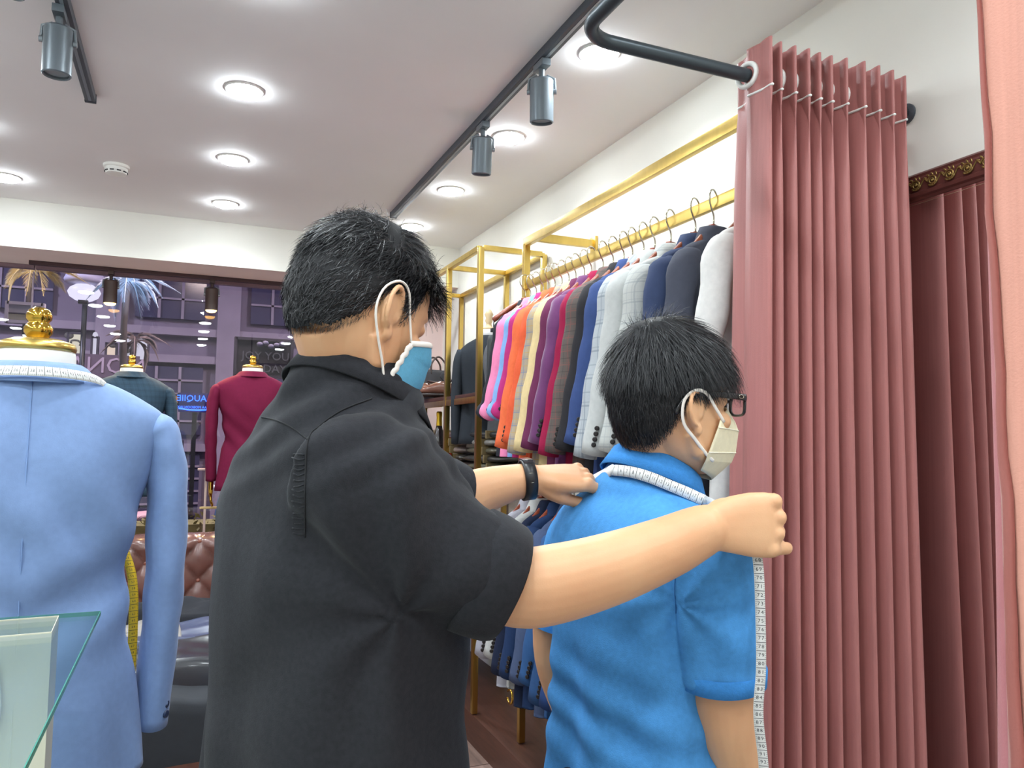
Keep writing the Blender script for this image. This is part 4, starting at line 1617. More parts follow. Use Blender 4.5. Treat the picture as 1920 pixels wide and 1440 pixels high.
HERO_ROWS = [(1.566, 0.066, 0.066, 0.0), (1.560, 0.074, 0.073, 0.0), (1.550, 0.100, 0.084, 0.0), (1.535, 0.140, 0.092, 0.0), (1.512, 0.182, 0.098, 0.0),
             (1.487, 0.215, 0.105, 0.0), (1.455, 0.222, 0.112, 0.0), (1.40, 0.205, 0.122, 0.0), (1.32, 0.185, 0.128, 0.0), (1.24, 0.168, 0.120, 0.0), (1.17, 0.160, 0.112, 0.0),
             (1.10, 0.164, 0.115, 0.0), (1.02, 0.178, 0.124, 0.0), (0.93, 0.190, 0.132, 0.0), (0.835, 0.200, 0.138, 0.0)]


def mannequin(name, label, loc, rz, m_cloth, detail=1, hands=False, neck=M_linen, base=0.0, both=True):
    """dress form on a stand, wearing a suit jacket; local +y is the front"""
    t = thing(name, label, 'mannequin', loc, rz)
    n = 96 if detail else 40
    nr = 120 if detail else 40
    rr = smooth_rows([(z, a, b, c) for z, a, b, c in HERO_ROWS], nr)
    rings = []
    for z, a, b, cy in rr:
        ring = []
        for j in range(n):
            th = 2 * PI * j / n
            c, s = math.cos(th), math.sin(th)
            e = 2.25
            x = a * math.copysign(abs(c) ** (2 / e), c)
            y = b * math.copysign(abs(s) ** (2 / e), s)
            dsp = 0.0
            back = max(0.0, -s)
            if z < 1.50:
                k = min(1.0, (1.50 - z) / 0.2)
                # drag folds sweeping from the waist up to the arm, waist break, soft hip flare
                w = math.exp(-((z - 1.16) / 0.10) ** 2)
                dsp += k * 0.009 * w * math.sin(38 * (z - 0.45 * abs(c) * 0.35) + 2.0 * c)
                dsp += k * 0.007 * math.exp(-((z - 1.30) / 0.08) ** 2) * math.sin(30 * (z + 0.30 * c))
                hip = max(0.0, min(1.0, (1.08 - z) / 0.2))
                dsp += hip * 0.006 * math.sin(4 * th + 0.8) + hip * 0.004 * math.sin(7 * th + 2.0)
                dsp += k * 0.004 * noise.noise(Vector((x * 9, y * 9, z * 4)))
            # centre back seam
            dsp -= 0.0035 * back * math.exp(-(x / 0.006) ** 2) * (1 if z < 1.55 else 0)
            # shoulder blade fullness
            dsp += back * 0.010 * math.exp(-((z - 1.40) / 0.08) ** 2) * math.exp(-((abs(x) - 0.09) / 0.05) ** 2)
            ln = math.hypot(c, s)
            ring.append(V(x + dsp * c, cy + y + dsp * s, z + base))
        rings.append(ring)
    jb = MB().loft(rings).build('jacket_body', m_cloth, t)
    for sgn in (-1, 1):
        pts = bez([(sgn * 0.170, 0.0, 1.474), (sgn * 0.206, -0.002, 1.448), (sgn * 0.226, -0.004, 1.36), (sgn * 0.230, -0.002, 1.20), (sgn * 0.227, 0.014, 1.06), (sgn * 0.218, 0.035, 0.895)], 44)
        rad = []
        for i in range(44):
            u = i / 43
            q = min(1.0, 0.42 + u * 3.6)
            fold = 0.0018 * math.sin(i * 0.9) * (1 if 0.15 < u < 0.8 else 0.3)
            rad.append(((0.040 - 0.008 * u) * q + fold, (0.068 - 0.020 * u) * q - fold))
        mb = MB()
        mb.tube([V(p[0], p[1], p[2] + base) for p in pts], rad, 28, up=(1, 0, 0))
        sl = mb.build('sleeve', m_cloth, t)
        if detail:
            for q in range(4):
                o = share('cuff_button', BTN, sl, mat('button_navy', '#22304E', 0.3))
                o.location = (sgn * 0.240, -0.004 + 0.002 * q, 0.918 + 0.018 * q)
                o.rotation_euler = (PI / 2, 0, sgn * 0.9)
        if hands:
            mb = MB()
            e = pts[-1]
            mb.tube([(e[0], e[1], e[2] + base + 0.03), (e[0], e[1] + 0.01, e[2] + base - 0.02), (e[0], e[1] + 0.015, e[2] + base - 0.07), (e[0], e[1] + 0.02, e[2] + base - 0.10)], [(0.016, 0.022), (0.016, 0.024), (0.014, 0.040), (0.010, 0.036)], 14, up=(1, 0, 0))
            for q in range(4):
                yo = e[1] - 0.010 + 0.019 * q
                mb.tube([(e[0], yo, e[2] + base - 0.09), (e[0] + 0.004, yo + 0.004, e[2] + base - 0.13), (e[0] + 0.014 * -sgn, yo + 0.006, e[2] + base - 0.165 + 0.008 * abs(q - 1.5))], [0.008, 0.0075, 0.006], 8)
            mb.build('gold_hand', M_goldpol, t)
    # collar: stand and turned-down leaf round the back of the neck
    g = []
    for j in range(31):
        a = -PI * 1.22 + j / 30 * PI * 1.44
        row = []
        for dr, dz in ((0.0, 0.004), (0.001, 0.014), (0.005, 0.017), (0.011, 0.012), (0.021, -0.002), (0.031, -0.012), (0.037, -0.019)):
            rx_, ry_ = 0.067 + dr * 1.25, 0.067 + dr * 1.0
            row.append(V(rx_ * math.cos(a), ry_ * math.sin(a), 1.556 + dz - 0.012 * max(0, math.sin(a)) + base))
        g.append(row)
    MB().sheet(g).build('collar', m_cloth, t, True, None, 0.002)
    # back seam thread and vent
    if detail:
        mb = MB()
        mb.tube([V(-0.0015, -np.interp(z, [r[0] for r in HERO_ROWS][::-1], [r[2] for r in HERO_ROWS][::-1]) + 0.0022, z + base) for z in np.linspace(1.54, 0.86, 40)], 0.0013, 5)
        mb.build('back_seam', mat('seam_blue', '#7E9BCB', 0.8), jb)
    # form neck, cap and finial
    MB().loft([sring(0, 0, z + base, a, a, 28, 2.0) for z, a in ((1.48, 0.064), (1.575, 0.0635), (1.592, 0.062), (1.602, 0.060))]).build('neck', neck, t)
    MB().lathe([(0.001, 1.598 + base), (0.062, 1.598 + base), (0.0635, 1.604 + base), (0.060, 1.613 + base), (0.040, 1.620 + base), (0.001, 1.622 + base)], 36).build('neck_cap', M_gold, t)
    MB().lathe([(0.001, 1.618 + base), (0.016, 1.618 + base), (0.017, 1.622 + base), (0.0235, 1.632 + base), (0.024, 1.640 + base), (0.018, 1.649 + base), (0.0165, 1.651 + base), (0.021, 1.657 + base), (0.0215, 1.664 + base),
                (0.017, 1.674 + base), (0.008, 1.679 + base), (0.001, 1.680 + base)], 32).build('finial', M_goldpol, t)
    # stand
    MB().tube([(0, 0, 0.02), (0, 0, 0.90 + base)], 0.016, 14).build('pole', M_goldpol, t)
    MB().lathe([(0.001, 0), (0.15, 0), (0.15, 0.008), (0.05, 0.025), (0.018, 0.03), (0.001, 0.03)], 32).build('stand_base', M_goldpol, t)
    return t


hp = B(68, 690, 1.40)
HERO = (hp.x, hp.y, 0.0)
hm = mannequin('suit_mannequin', 'mannequin in a light blue suit jacket with a tape round its neck', (hp.x, hp.y, 0.0), 0.12, M_lbl, 1)
# white tape lying round the collar of the light blue jacket
tp = thing('tape_measure', 'white tape measure draped round the collar of the light blue jacket', 'tape measure', HERO, 0.12)
pth = bez([(-0.10, 0.10, 1.36), (-0.112, 0.06, 1.475), (-0.124, 0.0, 1.523), (-0.102, -0.064, 1.545), (-0.057, -0.096, 1.553), (0.0, -0.106, 1.555), (0.057, -0.096, 1.553), (0.102, -0.064, 1.545), (0.124, 0.0, 1.523), (0.112, 0.06, 1.475), (0.10, 0.13, 1.36), (0.10, 0.145, 1.20)], 90)
wd = []
for p in pth:
    rad_ = V(p[0], p[1], 0)
    L_ = np.linalg.norm(rad_)
    up_ = V(0, 0, 1) - 0.55 * rad_ / L_
    if p[2] < 1.47:
        up_ = V(1, 0, 0) * (1 if p[0] > 0 else -1) * -1 + V(0, 0, 0.3)
    wd.append(up_)
ribbon(pth, wd, 0.0195, M_tape, tp, 'tape_band')
tape_print(pth[22:68], wd[22:68], 0.0195, tp, 28, 0.0118, 0.0013, 1, 0.0075)
# yellow tape hanging at the front
ty = thing('tape_measure', 'yellow tape measure hanging beside the waist of the light blue jacket', 'tape measure', HERO, 0.12)
pth = bez([(0.10, 0.15, 1.36), (0.15, 0.15, 1.25), (0.182, 0.13, 1.16), (0.188, 0.12, 1.05), (0.186, 0.12, 0.93)], 40)
wd = [V(1, 0.25, 0)] * 40
ribbon(pth, wd, 0.018, mat('tape_yellow', '#E8C12A', 0.4), ty, 'tape_band')
tape_print(pth, wd, 0.018, ty, 40, 0.0127, 0.0012, 1, 0.006, True)

BAY = 0.27
pt = struct(simple_box('platform', (-1.0, 5.22, BAY / 2), (5.1, 0.44, BAY), mat('platform_dark', '#3A2A2E', 0.6)))
m1 = onY(247, 690, 5.16)
mannequin('suit_mannequin', 'mannequin in a dark teal checked jacket standing in the shop window', (float(m1[0]), 5.16, BAY), 0.05,
          plaid('plaid_teal', '#34495A', '#2A3B4A', '#415A6B', 0.035), 0, False, M_linen, float(m1[2]) - 1.60 - BAY)
m2 = onY(474, 690, 5.10)
mannequin('suit_mannequin', 'mannequin in a maroon suit jacket with gold hand standing in the shop window', (float(m2[0]), 5.10, BAY), 0.02,
          cl('maroon', '#6C1738'), 0, True, M_linen, float(m2[2]) - 1.60 - BAY)
# T shaped stand in the window
p0 = onY(384, 952, 5.16)
p1 = onY(384, 880, 5.16)
t = thing('display_stand', 'thin pale T shaped display stand in the window left of the maroon jacket', 'stand', (float(p0[0]), 5.16, BAY))
hb = float(p0[2]) - BAY
ht = float(p1[2]) - BAY
M_std = mat('stand_pale', '#C9AFA6', 0.35, 0.3)
MB().bbox((0, 0, ht / 2), (0.014, 0.014, ht), 0.002).build('upright', M_std, t, True, 40)
MB().bbox((0.0, 0, ht), (0.10, 0.05, 0.012), 0.003, Matrix.Rotation(0.0, 4, 'Y')).build('top_plate', M_std, t, True, 40)
MB().bbox((0.05, 0, hb), (0.16, 0.016, 0.014), 0.002).build('cross_bar', mat('stand_gold', '#E2C58A', 0.3, 0.6), t, True, 40)
MB().bbox((0.0, 0, 0.006), (0.16, 0.16, 0.012), 0.003).build('foot', M_std, t, True, 40)

# ------------------------------------------------------------------ tufted leather sofa under the window
M_lea = mat('sofa_leather', '#6B4A44', 0.26, noise_amt=0.18, noise_scale=9, bump=0.15, bump_scale=160, coat=0.35)
M_lea2 = mat('sofa_seat_leather', '#85503F', 0.3, noise_amt=0.12, noise_scale=9, bump=0.15, bump_scale=160, coat=0.3)
SOX0, SOX1, SOY = -1.35, 1.05, 4.50
sofa = thing('chesterfield_sofa', 'brown tufted leather sofa under the shop window', 'sofa', (0, SOY, 0))
sx_, sz_ = 0.176, 0.105
zt = 0.905


def tuft(x, z):
    a = abs(math.sin(PI * (x / sx_ + (z - 0.555) / (2 * sz_))))
    b = abs(math.sin(PI * (x / sx_ - (z - 0.555) / (2 * sz_))))
    return 0.042 * math.sqrt(max(0.0, a * b)) ** 0.8


g = []
nz_ = 62
for i in range(nz_):
    s = i / (nz_ - 1)
    row = []
    for j in range(240):
        x = SOX0 + (SOX1 - SOX0) * j / 239
        if s < 0.72:
            z = 0.46 + (zt - 0.05 - 0.46) * s / 0.72
            y0 = 0.10 - 0.03 * s
            h = tuft(x, z)
            row.append((x, y0 - h, z))
        else:
            a = (s - 0.72) / 0.28 * PI
            z = zt - 0.05 + 0.05 * math.sin(a)
            h = tuft(x, z) * max(0, math.cos(a * 0.6)) * 0.8
            row.append((x, 0.078 + 0.10 * (1 - math.cos(a)) / 1.0 * 0.9 - h * math.cos(a), z + 0.3 * h * math.sin(a)))
    g.append(row)
MB().sheet(g).build('tufted_back', M_lea, sofa)
bt_me = MB().ell((0, 0, 0), (0.011, 0.007, 0.011), 12, 8).mesh('button')
bt_me.materials.append(mat('sofa_button', '#8A5648', 0.25, coat=0.5))
k = 0
for r_ in range(0, 4):
    z = 0.555 + r_ * sz_
    if z > zt - 0.03:
        continue
    for c_ in range(-8, 7):
        x = (c_ + (0.5 if r_ % 2 else 0.0)) * sx_
        if SOX0 + 0.05 < x < SOX1 - 0.05:
            o = bpy.data.objects.new('button', bt_me)
            COL.objects.link(o)
            o.parent = sofa
            o.location = (x, 0.088 - 0.03 * (z - 0.46), z)
for c_ in range(4):
    w_ = (SOX1 - SOX0) / 4
    mb = MB()
    mb.bbox((SOX0 + w_ * (c_ + 0.5), -0.22, 0.43), (w_ - 0.006, 0.56, 0.17), 0.07)
    mb.build('seat_cushion', M_lea2, sofa)
MB().bbox(((SOX0 + SOX1) / 2, -0.16, 0.21), (SOX1 - SOX0 + 0.02, 0.66, 0.30), 0.02).build('base', M_lea, sofa, True, 40)
MB().bbox(((SOX0 + SOX1) / 2, 0.17, 0.46), (SOX1 - SOX0 + 0.02, 0.16, 0.78), 0.03).build('back_panel', M_lea, sofa, True, 40)
for s_ in (SOX0 - 0.09, SOX1 + 0.09):
    MB().tube(bez([(s_, -0.48, 0.60), (s_, -0.1, 0.62), (s_, 0.22, 0.64)], 10), 0.10, 18).bbox((s_, -0.13, 0.3), (0.16, 0.7, 0.48), 0.02).build('arm', M_lea, sofa)
for xx in (SOX0 + 0.05, SOX1 - 0.05):
    for y_ in (-0.42, 0.18):
        MB().lathe([(0.001, 0), (0.02, 0), (0.028, 0.04), (0.03, 0.065), (0.001, 0.065)], 16, (xx, y_, 0)).build('foot', M_dkwood, sofa)

# ------------------------------------------------------------------ table with dark garments
tc = B(330, 1300, 2.25)
TZ = 0.60
t = thing('display_table', 'low dark display table under the heap of black garments', 'table', (tc.x, tc.y, 0), 0.1)
MB().bbox((0, 0, TZ - 0.02), (0.95, 0.72, 0.04), 0.006).build('table_top', M_dkwood, t, True, 40)
for a in (-1, 1):
    for b in (-1, 1):
        MB().bbox((a * 0.42, b * 0.30, (TZ - 0.04) / 2), (0.05, 0.05, TZ - 0.04), 0.005).build('leg', M_dkwood, t, True, 40)


def garment(name, label, cat, c, size, rz, m, seed, folds=5, amp=0.018, drop=0.0):
    """a folded garment lying on a surface: thick soft pad with folds, optionally hanging over a front edge"""
    t = thing(name, label, cat, c, rz, 'garments heaped on the table')
    r = random.Random(seed)
    ph = [r.uniform(0, 6) for _ in range(6)]
    nx, ny = 60, 46
    g = []
    for i in range(ny + 1):
        v = i / ny
        row = []
        for j in range(nx + 1):
            u = j / nx
            x = (u - 0.5) * size[0] * (1 + 0.04 * math.sin(v * 5 + ph[0]))
            y = (v - 0.5) * size[1] * (1 + 0.05 * math.sin(u * 4 + ph[1]))
            e = min(1.0, min(u, 1 - u) / 0.10) ** 0.5 * min(1.0, min(v, 1 - v) / 0.12) ** 0.5
            h = size[2] * e
            h += e * amp * (math.sin(folds * (u * 2.2 + v * 1.1) + ph[2]) * 0.5 + noise.noise(Vector((u * 4 + ph[3], v * 4, seed))) * 0.9
                            + 0.4 * math.sin(folds * 2.3 * (v - 0.4 * u) + ph[4]))
            z = max(0.002, h)
            if drop and v < 0.42:
                q = (0.42 - v) / 0.42
                y = -size[1] * 0.08 - 0.06 * q - 0.02 * math.sin(u * 9 + ph[5]) * q
                z = z * (1 - q) + size[2] * 0.8 * q - drop * q
            row.append((x, y, z))
        g.append(row)
    MB().sheet(g).build('cloth', m, t, True, None, 0.004)
    return t


M_dkg = cl('garblack', '#26272C', noise_scale=40)
M_dkg2 = cl('gargrey', '#36383C', noise_scale=40)
M_sat = mat('satin_navy', '#454C66', 0.3, spec=0.5)
M_leb = mat('leather_black', '#24262C', 0.32, spec=0.5, coat=0.2)
T = Vector((tc.x, tc.y, TZ))
p_ = lambda px, py, d: B(px, py, d)
a1 = p_(352, 1330, 1.95)
garment('black_jacket', 'black jacket hanging over the front of the table beside the light blue sleeve', 'jacket', (a1.x - 0.02, a1.y + 0.12, TZ + 0.02), (0.50, 0.62, 0.13), 0.12, M_dkg2, 3, 4, 0.016, 0.45)
a2 = p_(345, 1230, 2.25)
garment('leather_garment', 'shiny black folded garment in the middle of the heap', 'garment', (a2.x, a2.y + 0.0, TZ + 0.06), (0.46, 0.30, 0.16), 0.22, M_leb, 5, 3, 0.014)
a3 = p_(345, 1190, 2.45)
garment('satin_garment', 'folded navy satin garment on the heap', 'garment', (a3.x, a3.y, TZ + 0.07), (0.50, 0.26, 0.16), 0.30, M_sat, 8, 3, 0.012)
a4 = p_(340, 1150, 2.7)
garment('grey_garment', 'crumpled dark grey garment at the back of the heap near the sofa', 'garment', (a4.x, a4.y, TZ + 0.05), (0.52, 0.30, 0.20), 0.1, M_dkg, 12, 5, 0.03)
a5 = p_(250, 1230, 2.4)
garment('beige_garment', 'pale grey folded garment seen between the light blue jacket and its sleeve', 'garment', (a5.x, a5.y, TZ + 0.01), (0.3, 0.4, 0.22), 0.1, cl('gartaupe', '#8B8580', noise_scale=40), 15, 4, 0.012)

# ------------------------------------------------------------------ glass table at the lower left
GZ = 1.185
gc = onZ(188, 1146, GZ)
gt = thing('glass_table', 'glass topped display stand at the lower left corner of the picture', 'display table', (float(gc[0]), float(gc[1]), 0))
M_gtop = glass_mat('table_glass', (0.90, 0.97, 0.94), 0.0, None, 1.5)
M_gedge = NT('glass_edge')
M_gedge.b.inputs['Base Color'].default_value = (*hexc('#4F9C86'), 1)
M_gedge.b.inputs['Roughness'].default_value = 0.15
M_gedge.b.inputs['Alpha'].default_value = 0.75
GW, GD, GT = 0.75, 0.80, 0.006
MB().box((-GW / 2, -GD / 2, -GT / 2), (GW, GD, GT)).build('glass_top', M_gtop, gt, False)
mb = MB()
mb.box((0.0004, -GD / 2, -GT / 2), (0.0012, GD, GT * 1.02))
mb.box((-GW / 2, 0.0004, -GT / 2), (GW, 0.0012, GT * 1.02))
mb.build('glass_edge', M_gedge.m, gt, False)
MB().box((-GW / 2 - 0.075, -GD / 2, -0.40), (GW - 0.15, GD - 0.06, 0.02)).build('lower_shelf', M_white, gt, False)
for a in (-0.07, -GW + 0.02):
    for b in (-0.05, -GD + 0.04):
        MB().tube([(a - 0.32 * (a > -0.2), b, 0.0 - GZ - 0.0), (a - 0.32 * (a > -0.2), b, -GT)], 0.010, 12).build('leg', M_chrome, gt)
gt.location.z = GZ
# paper bag under the glass
pb = B(22, 1185, 1.02)
bg = thing('paper_bag', 'pale shopping bag with cord handles under the glass top', 'bag', (pb.x - 0.055, pb.y + 0.03, GZ - 0.39), 0.05)
M_bag = mat('bag_paper', '#D9D3C2', 0.4, noise_amt=0.05, noise_scale=6)
hgt = pb.z - (GZ - 0.39)
mb = MB()
for i_ in range(2):
    pass
o_ = [(-0.10, -0.05), (0.10, -0.05), (0.10, 0.05), (-0.10, 0.05)]
mb.loft([[V(x, y, z) for x, y in o_] for z in (0.0, hgt)], True, False)
mb.add([V(x, y, 0.001) for x, y in o_], [(0, 1, 2, 3)])
mb.build('bag_body', M_bag, bg, False, None, 0.0012)
for s_ in (-1, 1):
    MB().tube(bez([(-0.04, s_ * 0.053, hgt - 0.03), (-0.045, s_ * 0.056, hgt - 0.11), (0.0, s_ * 0.058, hgt - 0.155), (0.045, s_ * 0.056, hgt - 0.11), (0.04, s_ * 0.053, hgt - 0.03)], 24), 0.0028, 8).build('cord_handle', M_white, bg)
# ================================================================== PEOPLE
def skin_mat(name, c, c2):
    t = NT(name)
    a, b = hexc(c), hexc(c2)
    nz = t.n('ShaderNodeTexNoise')
    nz.inputs['Scale'].default_value = 7
    nz.inputs['Detail'].default_value = 5
    t.l(t.coord('Object'), nz.inputs['Vector'])
    rm = t.n('ShaderNodeMapRange')
    rm.inputs[1].default_value = 0.35
    rm.inputs[2].default_value = 0.7
    t.l(nz.outputs[0], rm.inputs[0])
    t.l(t.mix(rm.outputs[0], a, b), t.b.inputs['Base Color'])
    n2 = t.n('ShaderNodeTexNoise')
    n2.inputs['Scale'].default_value = 500
    t.l(t.coord('Object'), n2.inputs['Vector'])
    bp = t.n('ShaderNodeBump')
    bp.inputs['Strength'].default_value = 0.12
    bp.inputs['Distance'].default_value = 0.001
    t.l(n2.outputs[0], bp.inputs['Height'])
    t.l(bp.outputs[0], t.b.inputs['Normal'])
    t.b.inputs['Roughness'].default_value = 0.48
    t.b.inputs['Subsurface Weight'].default_value = 0.12
    t.b.inputs['Subsurface Radius'].default_value = (0.012, 0.005, 0.003)
    t.b.inputs['Subsurface Scale'].default_value = 0.5
    return t.m


M_skin = skin_mat('skin_warm', '#E2B288', '#D8A077')
M_hair = mat('hair_black', '#17181C', 0.42, spec=0.45)
M_hair2 = mat('hair_cap', '#101114', 0.6, spec=0.3)
M_dkshirt = mat('shirt_black', '#2B2C30', 0.88, noise_amt=0.14, noise_scale=140, bump=0.3, bump_scale=700, spec=0.15, sheen=0.08)
M_polo = mat('polo_blue', '#4E93D2', 0.85, noise_amt=0.07, noise_scale=120, bump=0.35, bump_scale=650, spec=0.15)
M_polo2 = mat('polo_collar_blue', '#3F86CB', 0.85, noise_amt=0.08, noise_scale=160, bump=0.45, bump_scale=500, spec=0.15)
M_trous = cl('trousers', '#24262E')
M_trous2 = cl('trousers2', '#2E3A52')
M_loop = mat('ear_loop', '#F1ECE4', 0.7)


def frame(az, pitch=0.0, roll=0.0):
    """forward, left, up axes for heading az (from +Y towards +X), pitched down"""
    F = V(math.sin(az), math.cos(az), 0)
    Lf = V(-math.cos(az), math.sin(az), 0)
    U = V(0, 0, 1)
    F2 = F * math.cos(pitch) - U * math.sin(pitch)
    U2 = U * math.cos(pitch) + F * math.sin(pitch)
    L2 = Lf * math.cos(roll) + U2 * math.sin(roll)
    U3 = U2 * math.cos(roll) - Lf * math.sin(roll)
    return F2, L2, U3


def fmat(o, F, L, U):
    M = Matrix.Identity(4)
    for i in range(3):
        M[i][0], M[i][1], M[i][2], M[i][3] = F[i], L[i], U[i], o[i]
    return M


def add_head(mb, M):
    rows = [(0.116, -0.018, 0.014, 0.014), (0.110, -0.045, 0.038, 0.036), (0.098, -0.068, 0.062, 0.054), (0.080, -0.086, 0.079, 0.067), (0.050, -0.098, 0.090, 0.0755),
            (0.022, -0.100, 0.094, 0.0775), (-0.005, -0.096, 0.093, 0.0770), (-0.03, -0.086, 0.091, 0.0745), (-0.055, -0.068, 0.090, 0.0700), (-0.080, -0.045, 0.090, 0.0630),
            (-0.100, -0.018, 0.088, 0.052), (-0.116, 0.018, 0.082, 0.036), (-0.124, 0.042, 0.070, 0.016)]
    P = bez([(r[0], r[1], r[2]) for r in rows], 30)
    Q = bez([(r[3], 0, 0) for r in rows], 30)
    s0 = len(mb.v)
    rings = []
    for p, q in zip(P, Q):
        ring = []
        for j in range(36):
            th = 2 * PI * j / 36
            c, s = math.cos(th), math.sin(th)
            cx = (p[1] + p[2]) / 2
            ax = (p[2] - p[1]) / 2
            ring.append(V(cx + ax * math.copysign(abs(c) ** 0.92, c), q[0] * math.copysign(abs(s) ** 0.88, s), p[0]))
        rings.append(ring)
    mb.loft(rings)
    # nose, brow ridge, lids, lips, chin
    mb.tube([(0.084, 0, 0.012), (0.096, 0, -0.008), (0.106, 0, -0.026), (0.113, 0, -0.040), (0.100, 0, -0.049)], [0.008, 0.010, 0.012, 0.0135, 0.010], 12)
    for s in (-1, 1):
        mb.ell((0.101, s * 0.012, -0.042), (0.011, 0.009, 0.008), 12, 8)
        mb.tube([(0.088, s * 0.006, 0.024), (0.085, s * 0.03, 0.028), (0.066, s * 0.055, 0.020)], [0.008, 0.009, 0.007], 8)
        mb.ell((0.080, s * 0.031, 0.004), (0.012, 0.017, 0.011), 14, 10)
        mb.ell((0.070, s * 0.045, -0.032), (0.020, 0.022, 0.018), 14, 10)
        # jaw angle
        mb.tube([(0.000, s * 0.062, -0.055), (0.020, s * 0.058, -0.085), (0.060, s * 0.030, -0.106)], [0.014, 0.013, 0.008], 10)
        # ear: bowl, rim, lobe
        Me = Matrix.Translation((-0.006, s * 0.080, -0.022)) @ Matrix.Rotation(s * -0.42, 4, 'Z') @ Matrix.Rotation(-0.22, 4, 'Y')
        e0 = len(mb.v)
        mb.ell((0.004, 0, 0), (0.018, 0.007, 0.027), 16, 12)
        rim = []
        for i in range(19):
            a = -0.9 + i / 18 * 4.9
            rim.append((0.004 - 0.020 * math.sin(a) * 1.0 if False else 0.003 + 0.019 * math.cos(a + 0.55), s * (0.007 + 0.003 * math.sin(a * 0.7)), 0.006 + 0.028 * math.sin(a + 0.55)))
        mb.tube(rim, [0.0042] * 19, 8)
        mb.ell((0.008, s * 0.004, -0.030), (0.010, 0.006, 0.011), 12, 8)
        mb.ell((0.017, s * 0.004, -0.006), (0.006, 0.006, 0.009), 10, 8)
        mb.xform(Me, e0)
    mb.tube([(0.092, -0.020, -0.075), (0.098, 0, -0.072), (0.092, 0.020, -0.075)], 0.0065, 8)
    mb.tube([(0.090, -0.018, -0.086), (0.096, 0, -0.087), (0.090, 0.018, -0.086)], 0.007, 8)
    mb.ell((0.080, 0, -0.110), (0.014, 0.018, 0.012), 12, 8)
    mb.xform(M, s0)


def add_hand(mb, W, ex, ey, ez, curls, spread=0.0, thumb=((0.5, 0.55, -0.35), 0.5, 0.4), scale=1.0):
    """W wrist; ex to the fingers, ey to the thumb side, ez to the back of the hand.
    curls: for each finger (index..little) three bend angles towards the palm"""
    W = V(*W)
    ex, ey, ez = [V(*q) / np.linalg.norm(V(*q)) for q in (ex, ey, ez)]
    s = scale

    def P(x, y, z):
        return W + (ex * x + ey * y + ez * z) * s
    secs = [(-0.012, 0.0, 0.0, 0.029, 0.023), (0.008, 0.001, 0.001, 0.029, 0.020), (0.030, 0.003, 0.002, 0.036, 0.019), (0.055, 0.002, 0.003, 0.041, 0.0165), (0.078, 0.001, 0.003, 0.042, 0.0145), (0.092, 0.0, 0.001, 0.039, 0.011)]
    rings = []
    for x, yo, zo, a, b in secs:
        ring = []
        for j in range(20):
            th = 2 * PI * j / 20
            c, q = math.cos(th), math.sin(th)
            ring.append(P(x, yo + a * math.copysign(abs(c) ** 0.8, c), zo + b * math.copysign(abs(q) ** 0.8, q)))
        rings.append(ring)
    mb.loft(rings)
    bases = [(0.088, 0.030), (0.092, 0.010), (0.088, -0.010), (0.080, -0.029)]
    lens = [(0.045, 0.027, 0.021), (0.049, 0.030, 0.022), (0.045, 0.028, 0.021), (0.035, 0.021, 0.019)]
    rads = [(0.0105, 0.0092, 0.0082, 0.0066), (0.0108, 0.0095, 0.0084, 0.0068), (0.0102, 0.009, 0.008, 0.0064), (0.0092, 0.008, 0.0072, 0.006)]
    for k in range(4):
        bx, by = bases[k]
        p = P(bx - 0.012, by * 0.92, 0.002)
        q = P(bx, by, 0.003)
        pts = [p, q]
        rr = [rads[k][0], rads[k][0] * 1.08]
        ang = 0.0
        d0 = ex + ey * spread * (1.5 - k)
        d0 = d0 / np.linalg.norm(d0)
        for jn in range(3):
            ang += curls[k][jn]
            d = d0 * math.cos(ang) - ez * math.sin(ang)
            nxt = pts[-1] + d * lens[k][jn] * s
            pts.append(pts[-1] * 0.5 + nxt * 0.5)
            rr.append(rads[k][jn] * 0.96)
            pts.append(nxt)
            rr.append(rads[k][jn + 1] * (1.06 if jn < 2 else 0.9))
        mb.tube(pts, [r_ * s for r_ in rr], 12, up=ey)
        mb.ell(pts[-1], (rads[k][3] * s * 0.95,) * 3, 10, 8)
        mb.ell(P(bx, by, 0.006), (0.0115 * s,) * 3, 10, 8)
    td, b1, b2 = thumb
    d = ex * td[0] + ey * td[1] + ez * td[2]
    d /= np.linalg.norm(d)
    p0 = P(0.012, 0.016, -0.006)
    p1 = P(0.022, 0.030, -0.010) if False else p0 + d * 0.038 * s
    bend = ex * 1.0 - ey * 0.35 - ez * 0.25
    bend /= np.linalg.norm(bend)
    d1 = d * (1 - b1) + bend * b1
    d1 /= np.linalg.norm(d1)
    p2 = p1 + d1 * 0.033 * s
    d2 = d1 * (1 - b2) + bend * b2
    d2 /= np.linalg.norm(d2)
    p3 = p2 + d2 * 0.027 * s
    mb.tube([p0, (p0 + p1) / 2, p1, (p1 + p2) / 2, p2, (p2 + p3) / 2, p3], [0.015 * s, 0.0155 * s, 0.0125 * s, 0.0105 * s, 0.0108 * s, 0.0098 * s, 0.0075 * s], 12)
    mb.ell(p3, (0.0078 * s,) * 3, 10, 8)
    return p3


def torso_rings(O, F, Rt, rows, n=48, e=2.35, N=40):
    out = []
    R4 = smooth_rows([(r[0], r[1], r[2], r[3]) for r in rows], N)
    for z, w, d, fo in R4:
        ring = []
        for j in range(n):
            th = 2 * PI * j / n
            c, s = math.cos(th), math.sin(th)
            ring.append(V(O[0], O[1], 0) + Rt * (w * math.copysign(abs(c) ** (2 / e), c)) + F * (fo + d * math.copysign(abs(s) ** (2 / e), s)) + V(0, 0, z))
        out.append(ring)
    return out


